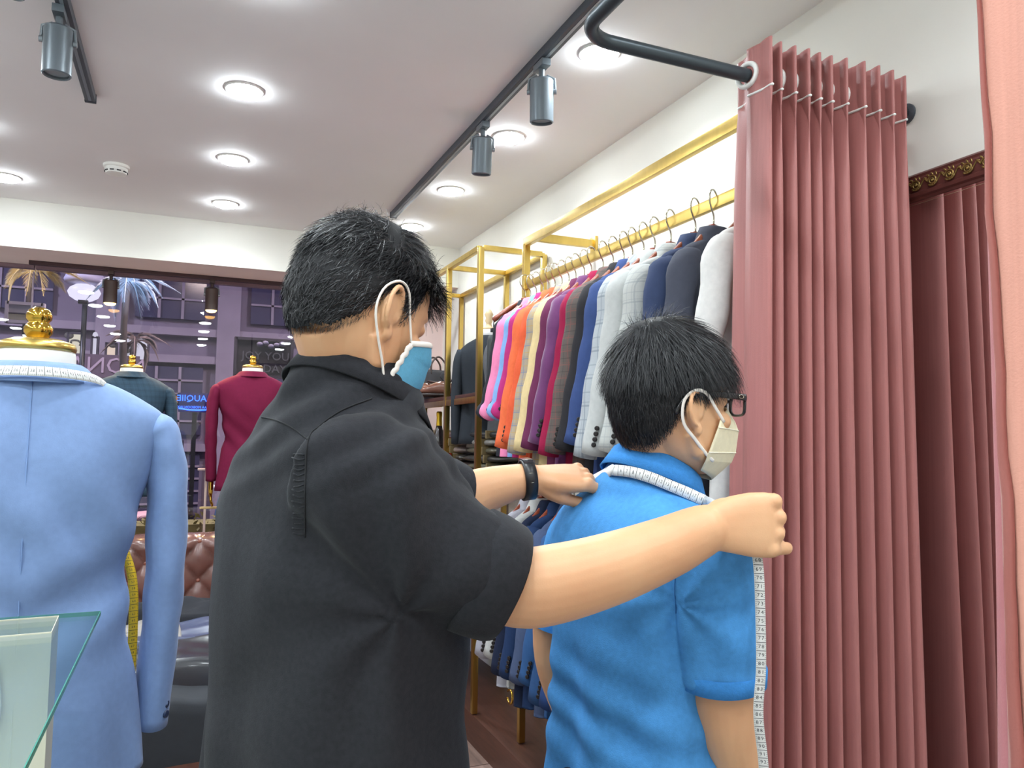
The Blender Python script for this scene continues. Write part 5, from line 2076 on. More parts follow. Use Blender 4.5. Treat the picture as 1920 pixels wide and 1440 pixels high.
def strands(M, roots, flow, length, n_seg, width, name, material, parent, axes=(0.102, 0.081, 0.119), lift=0.25, jitter=0.25, seed=1):
    r = np.random.RandomState(seed)
    mb = MB()
    for p0 in roots:
        p = V(*p0)
        L = length(p) * r.uniform(0.75, 1.2)
        if L <= 0:
            continue
        step = L / n_seg
        d = None
        pts, nr = [], []
        jit = r.normal(size=3) * jitter
        lf = lift(p) if callable(lift) else lift
        for i in range(n_seg + 1):
            n_ = V(p[0] / axes[0] ** 2, p[1] / axes[1] ** 2, p[2] / axes[2] ** 2)
            n_ /= np.linalg.norm(n_)
            pts.append(p.copy())
            nr.append(n_)
            t_ = flow(p) + jit
            t_ = t_ - n_ * np.dot(t_, n_)
            t_ /= np.linalg.norm(t_) + 1e-9
            dd = t_ + n_ * lf * (1 - 0.9 * i / n_seg)
            d = dd if d is None else d * 0.5 + dd * 0.5
            d = d / np.linalg.norm(d)
            p = p + d * step
        vs, fs = [], []
        tw = r.uniform(-0.7, 0.7)
        for i in range(n_seg + 1):
            tg = pts[min(i + 1, n_seg)] - pts[max(i - 1, 0)]
            w = np.cross(tg, nr[i])
            w = w / (np.linalg.norm(w) + 1e-9) * math.cos(tw) + nr[i] * math.sin(tw)
            ww = width * (1 - 0.75 * (i / n_seg) ** 1.5) / 2
            vs += [pts[i] - w * ww, pts[i] + w * ww]
        for i in range(n_seg):
            fs.append((2 * i, 2 * i + 1, 2 * i + 3, 2 * i + 2))
        mb.add(vs, fs)
    mb.xform(M)
    o = mb.build(name, material, parent)
    return o


def hair_cap(M, hairline, thick, axes, parent, name='hair', centre=(-0.004, 0, 0.0)):
    mb = MB()
    nu, nv = 96, 56
    P = {}
    for i in range(nv + 1):
        th = PI * 0.80 * i / nv
        for j in range(nu):
            ph = 2 * PI * j / nu
            d = V(math.sin(th) * math.cos(ph), math.sin(th) * math.sin(ph), math.cos(th))
            q = V(d[0] * axes[0], d[1] * axes[1], d[2] * axes[2])
            P[(i, j)] = q
    vs, fs, idx = [], [], {}
    for (i, j), q in P.items():
        k = thick(q)
        n_ = V(q[0] / axes[0] ** 2, q[1] / axes[1] ** 2, q[2] / axes[2] ** 2)
        n_ /= np.linalg.norm(n_)
        edge = hairline(q)
        kk = max(-0.006, min(1.0, edge / 0.018) * (k + 0.004) - 0.004)
        nn = noise.noise(Vector((q[0] * 60, q[1] * 60, q[2] * 25))) * 0.0025
        idx[(i, j)] = len(vs)
        vs.append(q + n_ * (kk + nn) + V(*centre))
    for i in range(nv):
        for j in range(nu):
            j2 = (j + 1) % nu
            if min(hairline(P[(i, j)]), hairline(P[(i + 1, j)]), hairline(P[(i, j2)]), hairline(P[(i + 1, j2)])) > -0.008:
                if i == 0:
                    fs.append((idx[(0, j)], idx[(1, j)], idx[(1, j2)]))
                else:
                    fs.append((idx[(i, j)], idx[(i + 1, j)], idx[(i + 1, j2)], idx[(i, j2)]))
    mb.add(vs, fs)
    mb.xform(M)
    return mb.build(name, M_hair2, parent)


def roots_on(hairline, axes, n, seed, dens=None, centre=(-0.004, 0, 0.0)):
    r = np.random.RandomState(seed)
    out = []
    while len(out) < n:
        d = r.normal(size=3)
        d /= np.linalg.norm(d)
        q = V(d[0] * axes[0], d[1] * axes[1], d[2] * axes[2])
        if hairline(q) <= 0:
            continue
        if dens and r.rand() > dens(q):
            continue
        out.append(q)
    return out


def project_line(me_obj_bvh, pix, off=0.001):
    """points on a garment under a line of pixels, pushed slightly outwards"""
    out = []
    for px, py in pix:
        d = Vector(CAM_R @ np.array([px - 960, py - 720, FPX])).normalized()
        h = me_obj_bvh.ray_cast(Vector(CAM_C), d)
        if h[0] is not None:
            nn = h[1] if h[1].dot(d) < 0 else -h[1]
            out.append(V(*(h[0] + nn * off)))
    return out


def bvh_of(me):
    return BVHTree.FromPolygons([v.co.copy() for v in me.vertices], [tuple(p.vertices) for p in me.polygons])


def seam_line(bvh, pix, n, r, m, parent, name='seam', off=0.0006):
    P2 = bez([(p[0], p[1], 0) for p in pix], n)
    pts = project_line(bvh, [(p[0], p[1]) for p in P2], off)
    if len(pts) > 3:
        MB().tube(pts, r, 6).build(name, m, parent)


def legs_and_shoes(person, O, F, Rt, m_tr, hip_z, seed, sep=0.095):
    mb = MB()
    mb.loft(torso_rings(O, F, Rt, [(hip_z - 0.14, 0.165, 0.118, -0.01), (hip_z - 0.04, 0.172, 0.125, -0.01), (hip_z + 0.06, 0.165, 0.115, -0.005), (hip_z + 0.13, 0.155, 0.105, 0.0)], 36, 2.3, 14))
    for s in (-1, 1):
        b = V(O[0], O[1], 0) + Rt * s * sep
        mb.tube([b + V(0, 0, hip_z), b + Rt * s * 0.01 + V(0, 0, hip_z - 0.2), b + Rt * s * 0.015 + F * 0.01 + V(0, 0, 0.50), b + Rt * s * 0.02 - F * 0.01 + V(0, 0, 0.28), b + Rt * s * 0.02 - F * 0.015 + V(0, 0, 0.035)],
                [(0.090, 0.088), (0.086, 0.084), (0.068, 0.066), (0.064, 0.062), (0.062, 0.058)], 20, up=Rt)
    me = remesh(mb, 0.009, 4, 'trousers')
    link('trousers', me, m_tr, person)
    for s in (-1, 1):
        b = V(O[0], O[1], 0) + Rt * s * (sep + 0.02)
        mb = MB()
        ring = []
        for x, w, h in ((-0.085, 0.020, 0.06), (-0.06, 0.036, 0.085), (0.0, 0.040, 0.09), (0.07, 0.043, 0.07), (0.13, 0.046, 0.05), (0.18, 0.038, 0.04), (0.205, 0.014, 0.03)):
            ring.append([b + F * x + Rt * (w * math.cos(t_)) + V(0, 0, 0.004 + h / 2 + h / 2 * math.sin(t_)) for t_ in np.linspace(0, 2 * PI, 18, endpoint=False)])
        mb.loft(ring)
        mb.build('shoe', M_leb, person, sub=1)


# ------------------------------------------------------------------ the tailor
AZ_T = math.radians(63)
FT, LT, UT = frame(AZ_T)
RT_ = -LT
OT = B(632, 1250, 1.075)
OT = V(OT.x, OT.y, 0)
tailor = thing('person', 'person in a black rolled sleeve shirt and blue face mask holding a tape measure', 'person', (0, 0, 0))

# head
AZ_H = math.radians(67)
HF, HL, HU = frame(AZ_H, math.radians(25), math.radians(-2))
HC = V(*B(678, 575, 1.10))
HM = fmat(HC, HF, HL, HU)
bm_ = MB()
add_head(bm_, HM)
nb = V(OT[0], OT[1], 0) + FT * 0.03 + V(0, 0, 1.50)
hb_ = V(*(HM @ Vector((-0.030, 0, -0.035))))
bm_.tube([nb - V(0, 0, 0.06), nb * 0.6 + hb_ * 0.4, hb_], [(0.068, 0.070), (0.061, 0.066), (0.060, 0.066)], 24, up=RT_)
# trunk under the shirt
bm_.loft(torso_rings(OT, FT, RT_, [(0.90, 0.155, 0.105, 0), (1.10, 0.150, 0.105, 0), (1.30, 0.165, 0.11, 0), (1.42, 0.15, 0.09, 0.01), (1.48, 0.09, 0.07, 0.025), (1.51, 0.06, 0.06, 0.03)], 32, 2.3, 16))
# right arm
SR = V(*B(655, 885, 0.965))
ra = [SR, V(*B(765, 990, 0.985)), V(*B(885, 1068, 0.998)), V(*B(975, 1100, 1.005)), V(*B(1050, 1092, 1.015)), V(*B(1150, 1064, 1.03)), V(*B(1250, 1026, 1.045)), V(*B(1305, 1000, 1.053)), V(*B(1332, 990, 1.056)), V(*B(1362, 985, 1.06))]
bm_.tube(bez(ra, 40), [float(np.interp(i / 39, np.linspace(0, 1, 10), [0.055, 0.054, 0.052, 0.0525, 0.0515, 0.0475, 0.0415, 0.0365, 0.033, 0.018])) for i in range(40)], 24)
CXW, CYW, CZW = V(*CAM_R[:, 0]), -V(*CAM_R[:, 1]), -V(*CAM_R[:, 2])     # image right, image up, towards the viewer
hx = CXW * 0.98 + CYW * 0.02 - CZW * 0.10
hy = CYW * 0.97 - CZW * 0.12 - CXW * 0.05
hz = CZW * 0.97 + CYW * 0.18
hx /= np.linalg.norm(hx)
hy = hy - hx * np.dot(hx, hy)
hy /= np.linalg.norm(hy)
hz = np.cross(hx, hy)
WR = V(*B(1326, 990, 1.055))
add_hand(bm_, WR, hx, hy, hz, [(1.25, 1.15, 0.5), (1.15, 1.2, 0.5), (1.05, 1.15, 0.5), (0.55, 0.55, 0.35)], 0.05, ((0.75, 0.25, -0.75), 0.3, 0.3), 1.08)
# left arm
SL = OT - RT_ * 0.165 + FT * 0.02 + V(0, 0, 1.42)
la = [SL, V(*B(745, 930, 1.27)), V(*B(838, 948, 1.31)), V(*B(900, 922, 1.335)), V(*B(960, 905, 1.35)), V(*B(1003, 900, 1.36))]
bm_.tube(bez(la, 30), [float(np.interp(i / 29, np.linspace(0, 1, 6), [0.055, 0.050, 0.046, 0.041, 0.032, 0.029])) for i in range(30)], 22)
lx = CXW * 0.97 - CYW * 0.02 - CZW * 0.12
lz = CYW * 0.80 + CZW * 0.30 - CXW * 0.0
lx /= np.linalg.norm(lx)
lz = lz - lx * np.dot(lx, lz)
lz /= np.linalg.norm(lz)
ly = np.cross(lz, lx)
if np.dot(ly, CZW) < 0:
    ly = -ly
WL = V(*B(1003, 898, 1.36))
add_hand(bm_, WL, lx, ly, lz, [(0.35, 0.85, 0.45), (1.0, 1.35, 0.8), (1.2, 1.5, 0.9), (1.3, 1.5, 0.9)], 0.0, ((0.85, 0.25, -0.42), 0.55, 0.5), 1.02)
body = remesh(bm_, 0.0027, 6, 'body')
link('body', body, M_skin, tailor)

# shirt
sb = MB()
rowsT = [(0.76, 0.205, 0.150, -0.01), (0.90, 0.205, 0.152, -0.01), (1.02, 0.198, 0.150, -0.005), (1.15, 0.196, 0.150, 0.0), (1.27, 0.200, 0.150, 0.0), (1.36, 0.200, 0.142, 0.0), (1.42, 0.182, 0.1145, -0.0095),
         (1.465, 0.148, 0.0905, -0.0155), (1.505, 0.108, 0.080, -0.006), (1.53, 0.084, 0.077, 0.014), (1.543, 0.074, 0.075, 0.026)]
sb.loft(torso_rings(OT, FT, RT_, rowsT, 48, 2.3, 40))
nka = nb * 0.72 + hb_ * 0.28
sb.tube([OT + V(0, 0, 1.42), OT * 0.5 + V(nka[0], nka[1], 0) * 0.5 + V(0, 0, 1.495), V(nka[0], nka[1], 1.552)], [(0.165, 0.10), (0.118, 0.096), (0.086, 0.088)], 40, up=RT_)
rs = bez([SR - RT_ * 0.03 + V(0, 0, 0.01), V(*B(690, 915, 0.965)), V(*B(765, 1000, 0.983)), V(*B(858, 1055, 0.995)), V(*B(950, 1096, 1.003))], 26)
rsr = [float(np.interp(i / 25, [0, 0.25, 0.55, 0.8, 1.0], [0.082, 0.090, 0.092, 0.082, 0.069])) for i in range(26)]
sb.tube(rs, rsr, 26)
ls = bez([SL, V(*B(735, 905, 1.25)), V(*B(850, 938, 1.30))], 16)
sb.tube(ls, [float(np.interp(i / 15, [0, 0.5, 1.0], [0.085, 0.075, 0.062])) for i in range(16)], 22)
shirt = remesh(sb, 0.0055, 6, 'shirt')
co, no = get_co(shirt), get_no(shirt)
ax = V(*B(760, 1120, 0.99))          # armpit, where the folds gather
d = co - ax
dist = np.linalg.norm(d, axis=1)
ang = np.arctan2(d @ CYW, d @ CXW)
fold = np.sin(ang * 7 + 4.0 * fnoise(co * 5, 2.0)) * np.exp(-((dist - 0.17) / 0.12) ** 2) * 0.0055
fold += fnoise(co * np.array([7, 7, 4]), 5.0) * 0.007 + fnoise(co * np.array([15, 15, 9]), 9.0) * 0.0042
# long soft folds in the lower back
low = np.clip((1.30 - co[:, 2]) / 0.25, 0, 1)
sx = (co - OT) @ RT_
fold += low * 0.007 * np.sin(sx * 34 + co[:, 2] * 9 + 2.2 * fnoise(co * 3, 1.0))
# diagonal drape across the shoulder blade towards the neck
up = np.clip((co[:, 2] - 1.36) / 0.08, 0, 1)
fold += up * 0.003 * np.sin((co @ CYW) * 120 - (co @ CXW) * 60 + 2 * fnoise(co * 5, 3.0))
set_co(shirt, co + no * fold[:, None])
sh_o = link('shirt', shirt, M_dkshirt, tailor)
bv = bvh_of(shirt)
M_seam = mat('shirt_seam', '#1E1F22', 0.9)
seam_line(bv, [(697, 747), (640, 770), (598, 800), (578, 826), (573, 900), (572, 1008)], 40, 0.0011, M_seam, sh_o)
seam_line(bv, [(470, 779), (510, 786), (545, 800), (577, 824)], 24, 0.0011, M_seam, sh_o)
# puckers beside the armhole seam
for q in range(16):
    y_ = 850 + q * 10
    seam_line(bv, [(550 + rng.uniform(-3, 3), y_ + rng.uniform(-3, 3)), (560, y_ + 2), (571, y_ + rng.uniform(-2, 3))], 6, 0.0010, M_dkshirt, sh_o, 'pucker', 0.0003)
# turned-up sleeve band
ce = rs[-1]
cd = rs[-1] - rs[-4]
cd /= np.linalg.norm(cd)
mb = MB()
bp_ = [ce - cd * 0.058, ce - cd * 0.054, ce - cd * 0.03, ce - cd * 0.004, ce + cd * 0.004]
mb.tube(bp_, [0.0690, 0.0830, 0.0825, 0.0780, 0.0735], 40, cap=False)
mb.tube([ce + cd * 0.004, ce + cd * 0.0045, ce - cd * 0.03], [0.0735, 0.0640, 0.0585], 40, cap=False)
cf = mb.build('sleeve_band', M_dkshirt, tailor)
cuff = cf.data
c2 = get_co(cuff)
set_co(cuff, c2 + get_no(cuff) * (fnoise(c2 * 14, 4.0) * 0.004)[:, None])
mb = MB()
le = ls[-1]
ldv = ls[-1] - ls[-3]
ldv /= np.linalg.norm(ldv)
mb.tube([le - ldv * 0.05, le - ldv * 0.02, le + ldv * 0.006], [0.068, 0.068, 0.063], 30, cap=False)
mb.tube([le + ldv * 0.006, le - ldv * 0.02], [0.063, 0.055], 30, cap=False)
mb.build('sleeve_band', M_dkshirt, tailor)
# collar: stand and fall, higher at the nape
def collar(parent, C, F, Rt, U, r, zb, zf, fall, m, n=60, gap=0.5, name='collar', spread=0.030, th=0.0025):
    g = []
    for j in range(n + 1):
        a = -PI + gap * 0.5 + (2 * PI - gap) * j / n           # 0 = nape
        cb, sb_ = -math.cos(a), math.sin(a)                      # cb -1 at the nape
        k = (1 + math.cos(a)) / 2                                # 1 at nape, 0 at front
        zt_ = zf + (zb - zf) * k
        row = []
        for dr, dz in ((0.004, -0.028), (0.0, -0.008), (0.0, 0.0), (0.004, 0.003), (0.010, -0.002), (0.010 + spread * 0.45, -fall * 0.5), (0.010 + spread, -fall)):
            row.append(C + Rt * (sb_ * (r[0] + dr)) + F * (cb * (r[1] + dr)) + U * (zt_ + dz))
        g.append(row)
    return MB().sheet(g).build(name, m, parent, True, None, th)


cc = V(nka[0], nka[1], 1.500) + FT * 0.010
U_c = V(0, 0, 1) * 0.96 + FT * 0.20
U_c /= np.linalg.norm(U_c)
F_c = FT - U_c * np.dot(FT, U_c)
F_c /= np.linalg.norm(F_c)
collar(tailor, cc, F_c, RT_, U_c, (0.071, 0.076), 0.078, 0.016, 0.056, M_dkshirt, 60, 0.5, 'collar', 0.028)
legs_and_shoes(tailor, OT, FT, RT_, M_trous, 0.90, 1)

# hair
AX = (0.100, 0.0790, 0.1175)


def hl_t(q):
    f, y, u = q
    um = np.interp(f, [-0.11, -0.08, -0.05, -0.030, -0.015, 0.0, 0.018, 0.030, 0.042, 0.056, 0.075, 0.11], [-0.080, -0.078, -0.066, -0.042, -0.008, 0.018, 0.012, -0.016, 0.000, 0.045, 0.062, 0.066])
    return u - um


def th_t(q):
    return 0.006 + 0.009 * max(0, min(1, (q[2] - 0.02) / 0.08)) + 0.004 * max(0, min(1, (-q[0] - 0.02) / 0.06)) - 0.006 * max(0, min(1, (-q[2] - 0.02) / 0.05))


hc = hair_cap(HM, hl_t, th_t, AX, tailor)


def fl_t(p):
    top = max(0.0, min(1.0, (p[2] - 0.05) / 0.05))
    return V(-0.15 - 0.55 * (1 - top) + 1.15 * top * (1 if p[0] > -0.03 else -0.3), p[1] * 3.0, -1.0 * (1 - top) + 0.1)


def ln_t(p):
    top = max(0.0, min(1.0, (p[2] - 0.02) / 0.06))
    front = max(0.0, min(1.0, (p[0] - 0.02) / 0.05))
    base = 0.020 + 0.026 * top + 0.016 * front * top
    if p[2] < -0.03:
        base *= 0.6
    return base


def off_roots(rt, th, k=0.85):
    out = []
    for q in rt:
        n_ = V(q[0] / AX[0] ** 2, q[1] / AX[1] ** 2, q[2] / AX[2] ** 2)
        n_ /= np.linalg.norm(n_)
        out.append(q + n_ * th(q) * k * rng.uniform(0.2, 1.0) + V(-0.004, 0, 0))
    return out


def nape_fade(M, hl, parent, seed, n=2600):
    rt_ = [q for q in roots_on(lambda q: hl(q) + 0.014, AX, n * 4, seed) if hl(q) < 0.006 and q[2] < 0.02][:n]
    rt_ = [q * 0.995 + V(-0.004, 0, 0) for q in rt_]
    o_ = strands(M, rt_, lambda p: V(-0.1, p[1] * 1.5, -1.0), lambda p: 0.007, 3, 0.0006, 'nape_strands', M_hair, parent, AX, 0.35, 0.35, seed + 1)
    tag(o_, kind='stuff')


nape_fade(HM, hl_t, hc, 41)
rt = roots_on(lambda q: hl_t(q) - 0.003, AX, 15000, 3)
s_ = strands(HM, off_roots(rt, th_t), fl_t, ln_t, 5, 0.0011, 'hair_strands', M_hair, hc, AX, lambda p: 0.30 + 0.45 * max(0, min(1, (p[0] - 0.03) / 0.05)) * max(0, min(1, (p[2] - 0.03) / 0.05)), 0.30, 5)
tag(s_, kind='stuff')
# spiky quiff over the forehead
rt = [q for q in roots_on(lambda q: hl_t(q), AX, 9000, 8) if q[0] > 0.055 and q[2] > 0.045][:900]
s2 = strands(HM, off_roots(rt, th_t), lambda p: V(1.2, p[1] * 4, 0.15), lambda p: 0.034, 6, 0.0011, 'quiff_strands', M_hair, hc, AX, 1.0, 0.45, 9)
tag(s2, kind='stuff')
mb = MB()
for s in (-1, 1):
    mb.tube([(0.0945, s * 0.014, 0.030), (0.093, s * 0.032, 0.036), (0.074, s * 0.056, 0.030)], [(0.0035, 0.002), (0.004, 0.002), (0.0015, 0.001)], 8)
mb.xform(HM)
mb.build('eyebrow', M_hair, tailor)


# ------------------------------------------------------------------ surgical mask
def loop(M, pts, parent, r=0.0017):
    mb = MB()
    mb.tube(bez(pts, 30), r, 8)
    mb.xform(M)
    return mb.build('ear_loop', M_loop, parent)


mk = thing('face_mask', 'blue surgical face mask worn by the person in black', 'face mask', tuple(HC))
HMl = Matrix.Translation(-Vector(HC)) @ HM
g = []
NVm, NUm = 28, 41
for i in range(NVm + 1):
    v = i / NVm
    xc = float(np.interp(v, [0, 0.15, 0.45, 0.75, 1.0], [0.112, 0.125, 0.127, 0.116, 0.086]))
    zc_ = -0.008 - 0.138 * v
    xs_ = 0.050 - 0.010 * v
    zs_ = -0.042 - 0.082 * v
    yw = 0.0765 - 0.010 * v
    pleat = 0.0022 * ((v * 4.0) % 1.0)
    row = []
    for j in range(NUm + 1):
        a = -PI / 2 + PI * j / NUm
        c, s = math.cos(a), math.sin(a)
        k = c ** 0.75 if c > 0 else 0
        row.append(V(xs_ + (xc - xs_) * k + pleat * k + 0.0012 * math.sin(v * 40) * (1 - k), yw * math.copysign(abs(s) ** 0.92, s) * (1.02), zs_ + (zc_ - zs_) * k))
    g.append(row)
mb = MB().sheet(g)
mb.xform(HMl)
mb.build('mask_body', mat('mask_blue', '#5FA9CC', 0.75, noise_amt=0.06, noise_scale=200, bump=0.2, bump_scale=900), mk, True, None, 0.0015)
for row_i, col_i in ((0, None), (None, 0), (None, -1)):
    line = g[0] if row_i == 0 else [r_[col_i] for r_ in g]
    mb = MB()
    mb.tube(line, (0.0042, 0.0020), 8, up=(1, 0, 0.2))
    mb.xform(HMl)
    mb.build('edge_binding', M_loop, mk)
for s in (-1, 1):
    loop(HMl, [(0.050, s * 0.0765, -0.040), (0.030, s * 0.080, -0.010), (0.010, s * 0.087, 0.016), (-0.012, s * 0.092, 0.018), (-0.030, s * 0.092, -0.004), (-0.028, s * 0.088, -0.035), (-0.004, s * 0.080, -0.064), (0.022, s * 0.072, -0.088), (0.041, s * 0.0675, -0.113)], mk)

# ------------------------------------------------------------------ wristband
wa = V(*B(978, 901, 1.355))
wb = V(*B(999, 899, 1.36))
dw = (wb - wa) / np.linalg.norm(wb - wa)
wbnd = thing('wristband', 'black fitness band on the left wrist of the person in black', 'wristband', tuple((wa + wb) / 2))
mb = MB()
cw = V(0, 0, 0)
mb.tube([cw - dw * 0.0095, cw - dw * 0.009, cw + dw * 0.009, cw + dw * 0.0095], [0.0325, 0.0345, 0.0335, 0.0315], 40, cap=False)
mb.build('strap', mat('band_rubber', '#1C1C20', 0.4), wbnd, True, None, 0.002)
mb = MB()
upw = CYW - dw * np.dot(CYW, dw)
upw /= np.linalg.norm(upw)
sdw = np.cross(dw, upw)
Mw = Matrix.Identity(4)
for i in range(3):
    Mw[i][0], Mw[i][1], Mw[i][2] = dw[i], sdw[i], upw[i]
mb.bbox((0, 0.0, 0.0345), (0.018, 0.034, 0.007), 0.002, Mw)
mb.build('display', mat('band_display', '#3A3A42', 0.15), wbnd, True, 40)
mb = MB()
nv_ = CZW - dw * np.dot(CZW, dw)
nv_ /= np.linalg.norm(nv_)
for q in (0.010, -0.006):
    an = q / 0.034
    dn = nv_ * math.cos(an + 0.15) + upw * math.sin(an + 0.15)
    mb.tube([dn * 0.0352 - dw * 0.003, dn * 0.0352 + dw * 0.003], 0.0006, 5)
mb.build('strap_mark', M_chrome, wbnd)

# ------------------------------------------------------------------ the customer
AZ_C = math.radians(84)
FC, LC, UC = frame(AZ_C)
RC = -LC
OC = B(1190, 1200, 1.33)
OC = V(OC.x, OC.y, 0)
cust = thing('person', 'person in a blue polo shirt and glasses standing to be measured, seen from behind', 'person', (0, 0, 0))
AZ_CH = math.radians(94)
CF, CL_, CU = frame(AZ_CH, math.radians(2), 0)
HCc = V(*B(1256, 752, 1.335))
HMc = fmat(HCc, CF, CL_, CU)
bm_ = MB()
add_head(bm_, HMc)
nbc = OC + FC * 0.040 + V(0, 0, 1.385)
hb_ = V(*(HMc @ Vector((-0.028, 0, -0.04))))
bm_.tube([nbc - V(0, 0, 0.06), nbc * 0.55 + hb_ * 0.45, hb_], [(0.062, 0.064), (0.055, 0.060), (0.054, 0.060)], 24, up=RC)
bm_.loft(torso_rings(OC, FC, RC, [(0.85, 0.14, 0.095, 0), (1.05, 0.135, 0.095, 0), (1.20, 0.15, 0.10, 0), (1.31, 0.135, 0.08, 0.0), (1.36, 0.08, 0.06, 0.025), (1.39, 0.055, 0.055, 0.036)], 32, 2.3, 16))
SCR = V(*B(1338, 1030, 1.18))
car = [SCR, V(*B(1345, 1120, 1.175)), V(*B(1352, 1250, 1.175)), V(*B(1362, 1345, 1.18)), V(*B(1384, 1430, 1.20)), V(*B(1410, 1540, 1.235)), V(*B(1432, 1610, 1.26))]
bm_.tube(bez(car, 34), [float(np.interp(i / 33, np.linspace(0, 1, 7), [0.052, 0.050, 0.048, 0.0445, 0.042, 0.034, 0.027])) for i in range(34)], 22)
wr_ = V(*B(1434, 1615, 1.26))
ddh = wr_ - V(*B(1410, 1540, 1.235))
ddh /= np.linalg.norm(ddh)
hyc = FC - ddh * np.dot(FC, ddh)
hyc /= np.linalg.norm(hyc)
hzc = RC - ddh * np.dot(RC, ddh) - hyc * np.dot(RC, hyc)
add_hand(bm_, wr_, ddh, hyc, hzc, [(0.35, 0.4, 0.3), (0.4, 0.45, 0.3), (0.45, 0.5, 0.3), (0.5, 0.5, 0.3)], 0.03, ((0.7, 0.6, -0.2), 0.3, 0.3), 0.96)
SCL = OC - RC * 0.150 + V(0, 0, 1.30)
cal = [SCL, SCL - RC * 0.045 + V(0, 0, -0.10) - FC * 0.02, SCL - RC * 0.060 + V(0, 0, -0.26) - FC * 0.030, SCL - RC * 0.060 + FC * 0.02 + V(0, 0, -0.40), SCL - RC * 0.05 + FC * 0.07 + V(0, 0, -0.50)]
bm_.tube(bez(cal, 26), [float(np.interp(i / 25, np.linspace(0, 1, 5), [0.05, 0.047, 0.042, 0.036, 0.027])) for i in range(26)], 20)
wl_ = cal[-1]
ddl = cal[-1] - cal[-2]
ddl /= np.linalg.norm(ddl)
hyl = FC - ddl * np.dot(FC, ddl)
hyl /= np.linalg.norm(hyl)
hzl = -RC - ddl * np.dot(-RC, ddl)
hzl = hzl - hyl * np.dot(hzl, hyl)
add_hand(bm_, wl_, ddl, hyl, hzl, [(0.35, 0.4, 0.3)] * 4, 0.03, ((0.7, 0.6, -0.2), 0.3, 0.3), 0.96)
body = remesh(bm_, 0.0027, 6, 'body')
link('body', body, M_skin, cust)

# polo shirt
sb = MB()
rowsC = [(0.80, 0.180, 0.128, 0.0), (0.92, 0.178, 0.127, 0.0), (1.02, 0.174, 0.124, 0.0), (1.12, 0.176, 0.124, 0.0), (1.22, 0.184, 0.126, 0.0), (1.285, 0.180, 0.116, 0.0), (1.325, 0.158, 0.102, 0.002),
         (1.355, 0.122, 0.086, 0.014), (1.378, 0.088, 0.076, 0.028), (1.392, 0.070, 0.068, 0.036)]
sb.loft(torso_rings(OC, FC, RC, rowsC, 48, 2.3, 40))
nkc = nbc * 0.72 + hb_ * 0.28
sb.tube([OC + V(0, 0, 1.28), OC * 0.5 + V(nkc[0], nkc[1], 0) * 0.5 + V(0, 0, 1.355), V(nkc[0], nkc[1], 1.398)], [(0.150, 0.09), (0.108, 0.084), (0.074, 0.074)], 40, up=RC)
cs = bez([SCR - RC * 0.05 + V(0, 0, 0.02), SCR + V(0, 0, -0.015), V(*B(1343, 1120, 1.175)), V(*B(1350, 1200, 1.175)), V(*B(1354, 1272, 1.176))], 24)
sb.tube(cs, [float(np.interp(i / 23, [0, 0.25, 0.6, 1.0], [0.060, 0.070, 0.066, 0.060])) for i in range(24)], 24)
cl_s = bez([SCL + RC * 0.03, SCL - RC * 0.03 + V(0, 0, -0.07), SCL - RC * 0.050 + V(0, 0, -0.21) - FC * 0.025], 16)
sb.tube(cl_s, [float(np.interp(i / 15, [0, 0.4, 1.0], [0.060, 0.066, 0.058])) for i in range(16)], 22)
polo = remesh(sb, 0.005, 6, 'polo_shirt')
co, no = get_co(polo), get_no(polo)
sx = (co - OC) @ RC
backm = np.clip(-((co - OC) @ FC) / 0.08, 0, 1)
fold = fnoise(co * np.array([8, 8, 5]), 3.0) * 0.006 + fnoise(co * np.array([20, 20, 12]), 7.0) * 0.0025
low = np.clip((1.24 - co[:, 2]) / 0.2, 0, 1)
fold += low * backm * 0.0075 * np.sin(sx * 46 + 1.5 * fnoise(co * 3, 4.0) - 1.0)
wst = np.exp(-((co[:, 2] - 1.00) / 0.10) ** 2)
fold += wst * 0.005 * np.sin(co[:, 2] * 85 + sx * 16 + 3 * fnoise(co * 5, 8.0))
axc = V(*B(1262, 1110, 1.20))
d = co - axc
dist = np.linalg.norm(d, axis=1)
fold += np.sin(np.arctan2(d @ CYW, d @ CXW) * 8 + 2 * fnoise(co * 5, 2.0)) * np.exp(-((dist - 0.10) / 0.06) ** 2) * 0.003
set_co(polo, co + no * fold[:, None])
po = link('polo_shirt', polo, M_polo, cust)
col_o = None
bvc = bvh_of(polo)
seam_line(bvc, [(1300, 985), (1275, 1030), (1266, 1090), (1268, 1150)], 24, 0.001, mat('polo_seam', '#2F6FB0', 0.9), po)
ce = cs[-1]
cd = cs[-1] - cs[-4]
cd /= np.linalg.norm(cd)
mb = MB()
mb.tube([ce - cd * 0.020, ce - cd * 0.018, ce + cd * 0.006, ce + cd * 0.007], [0.0635, 0.0675, 0.0655, 0.0625], 40, cap=False)
mb.tube([ce + cd * 0.007, ce + cd * 0.0072, ce - cd * 0.03], [0.0625, 0.0545, 0.0520], 40, cap=False)
mb.build('sleeve_hem', M_polo2, cust)
le = cl_s[-1]
ldv = cl_s[-1] - cl_s[-3]
ldv /= np.linalg.norm(ldv)
mb = MB()
mb.tube([le - ldv * 0.02, le + ldv * 0.006], [0.0605, 0.060], 30, cap=False)
mb.tube([le + ldv * 0.006, le - ldv * 0.03], [0.060, 0.05], 30, cap=False)
mb.build('sleeve_hem', M_polo2, cust)
U_c = V(0, 0, 1) * 0.95 + FC * 0.26
U_c /= np.linalg.norm(U_c)
F_c = FC - U_c * np.dot(FC, U_c)
F_c /= np.linalg.norm(F_c)
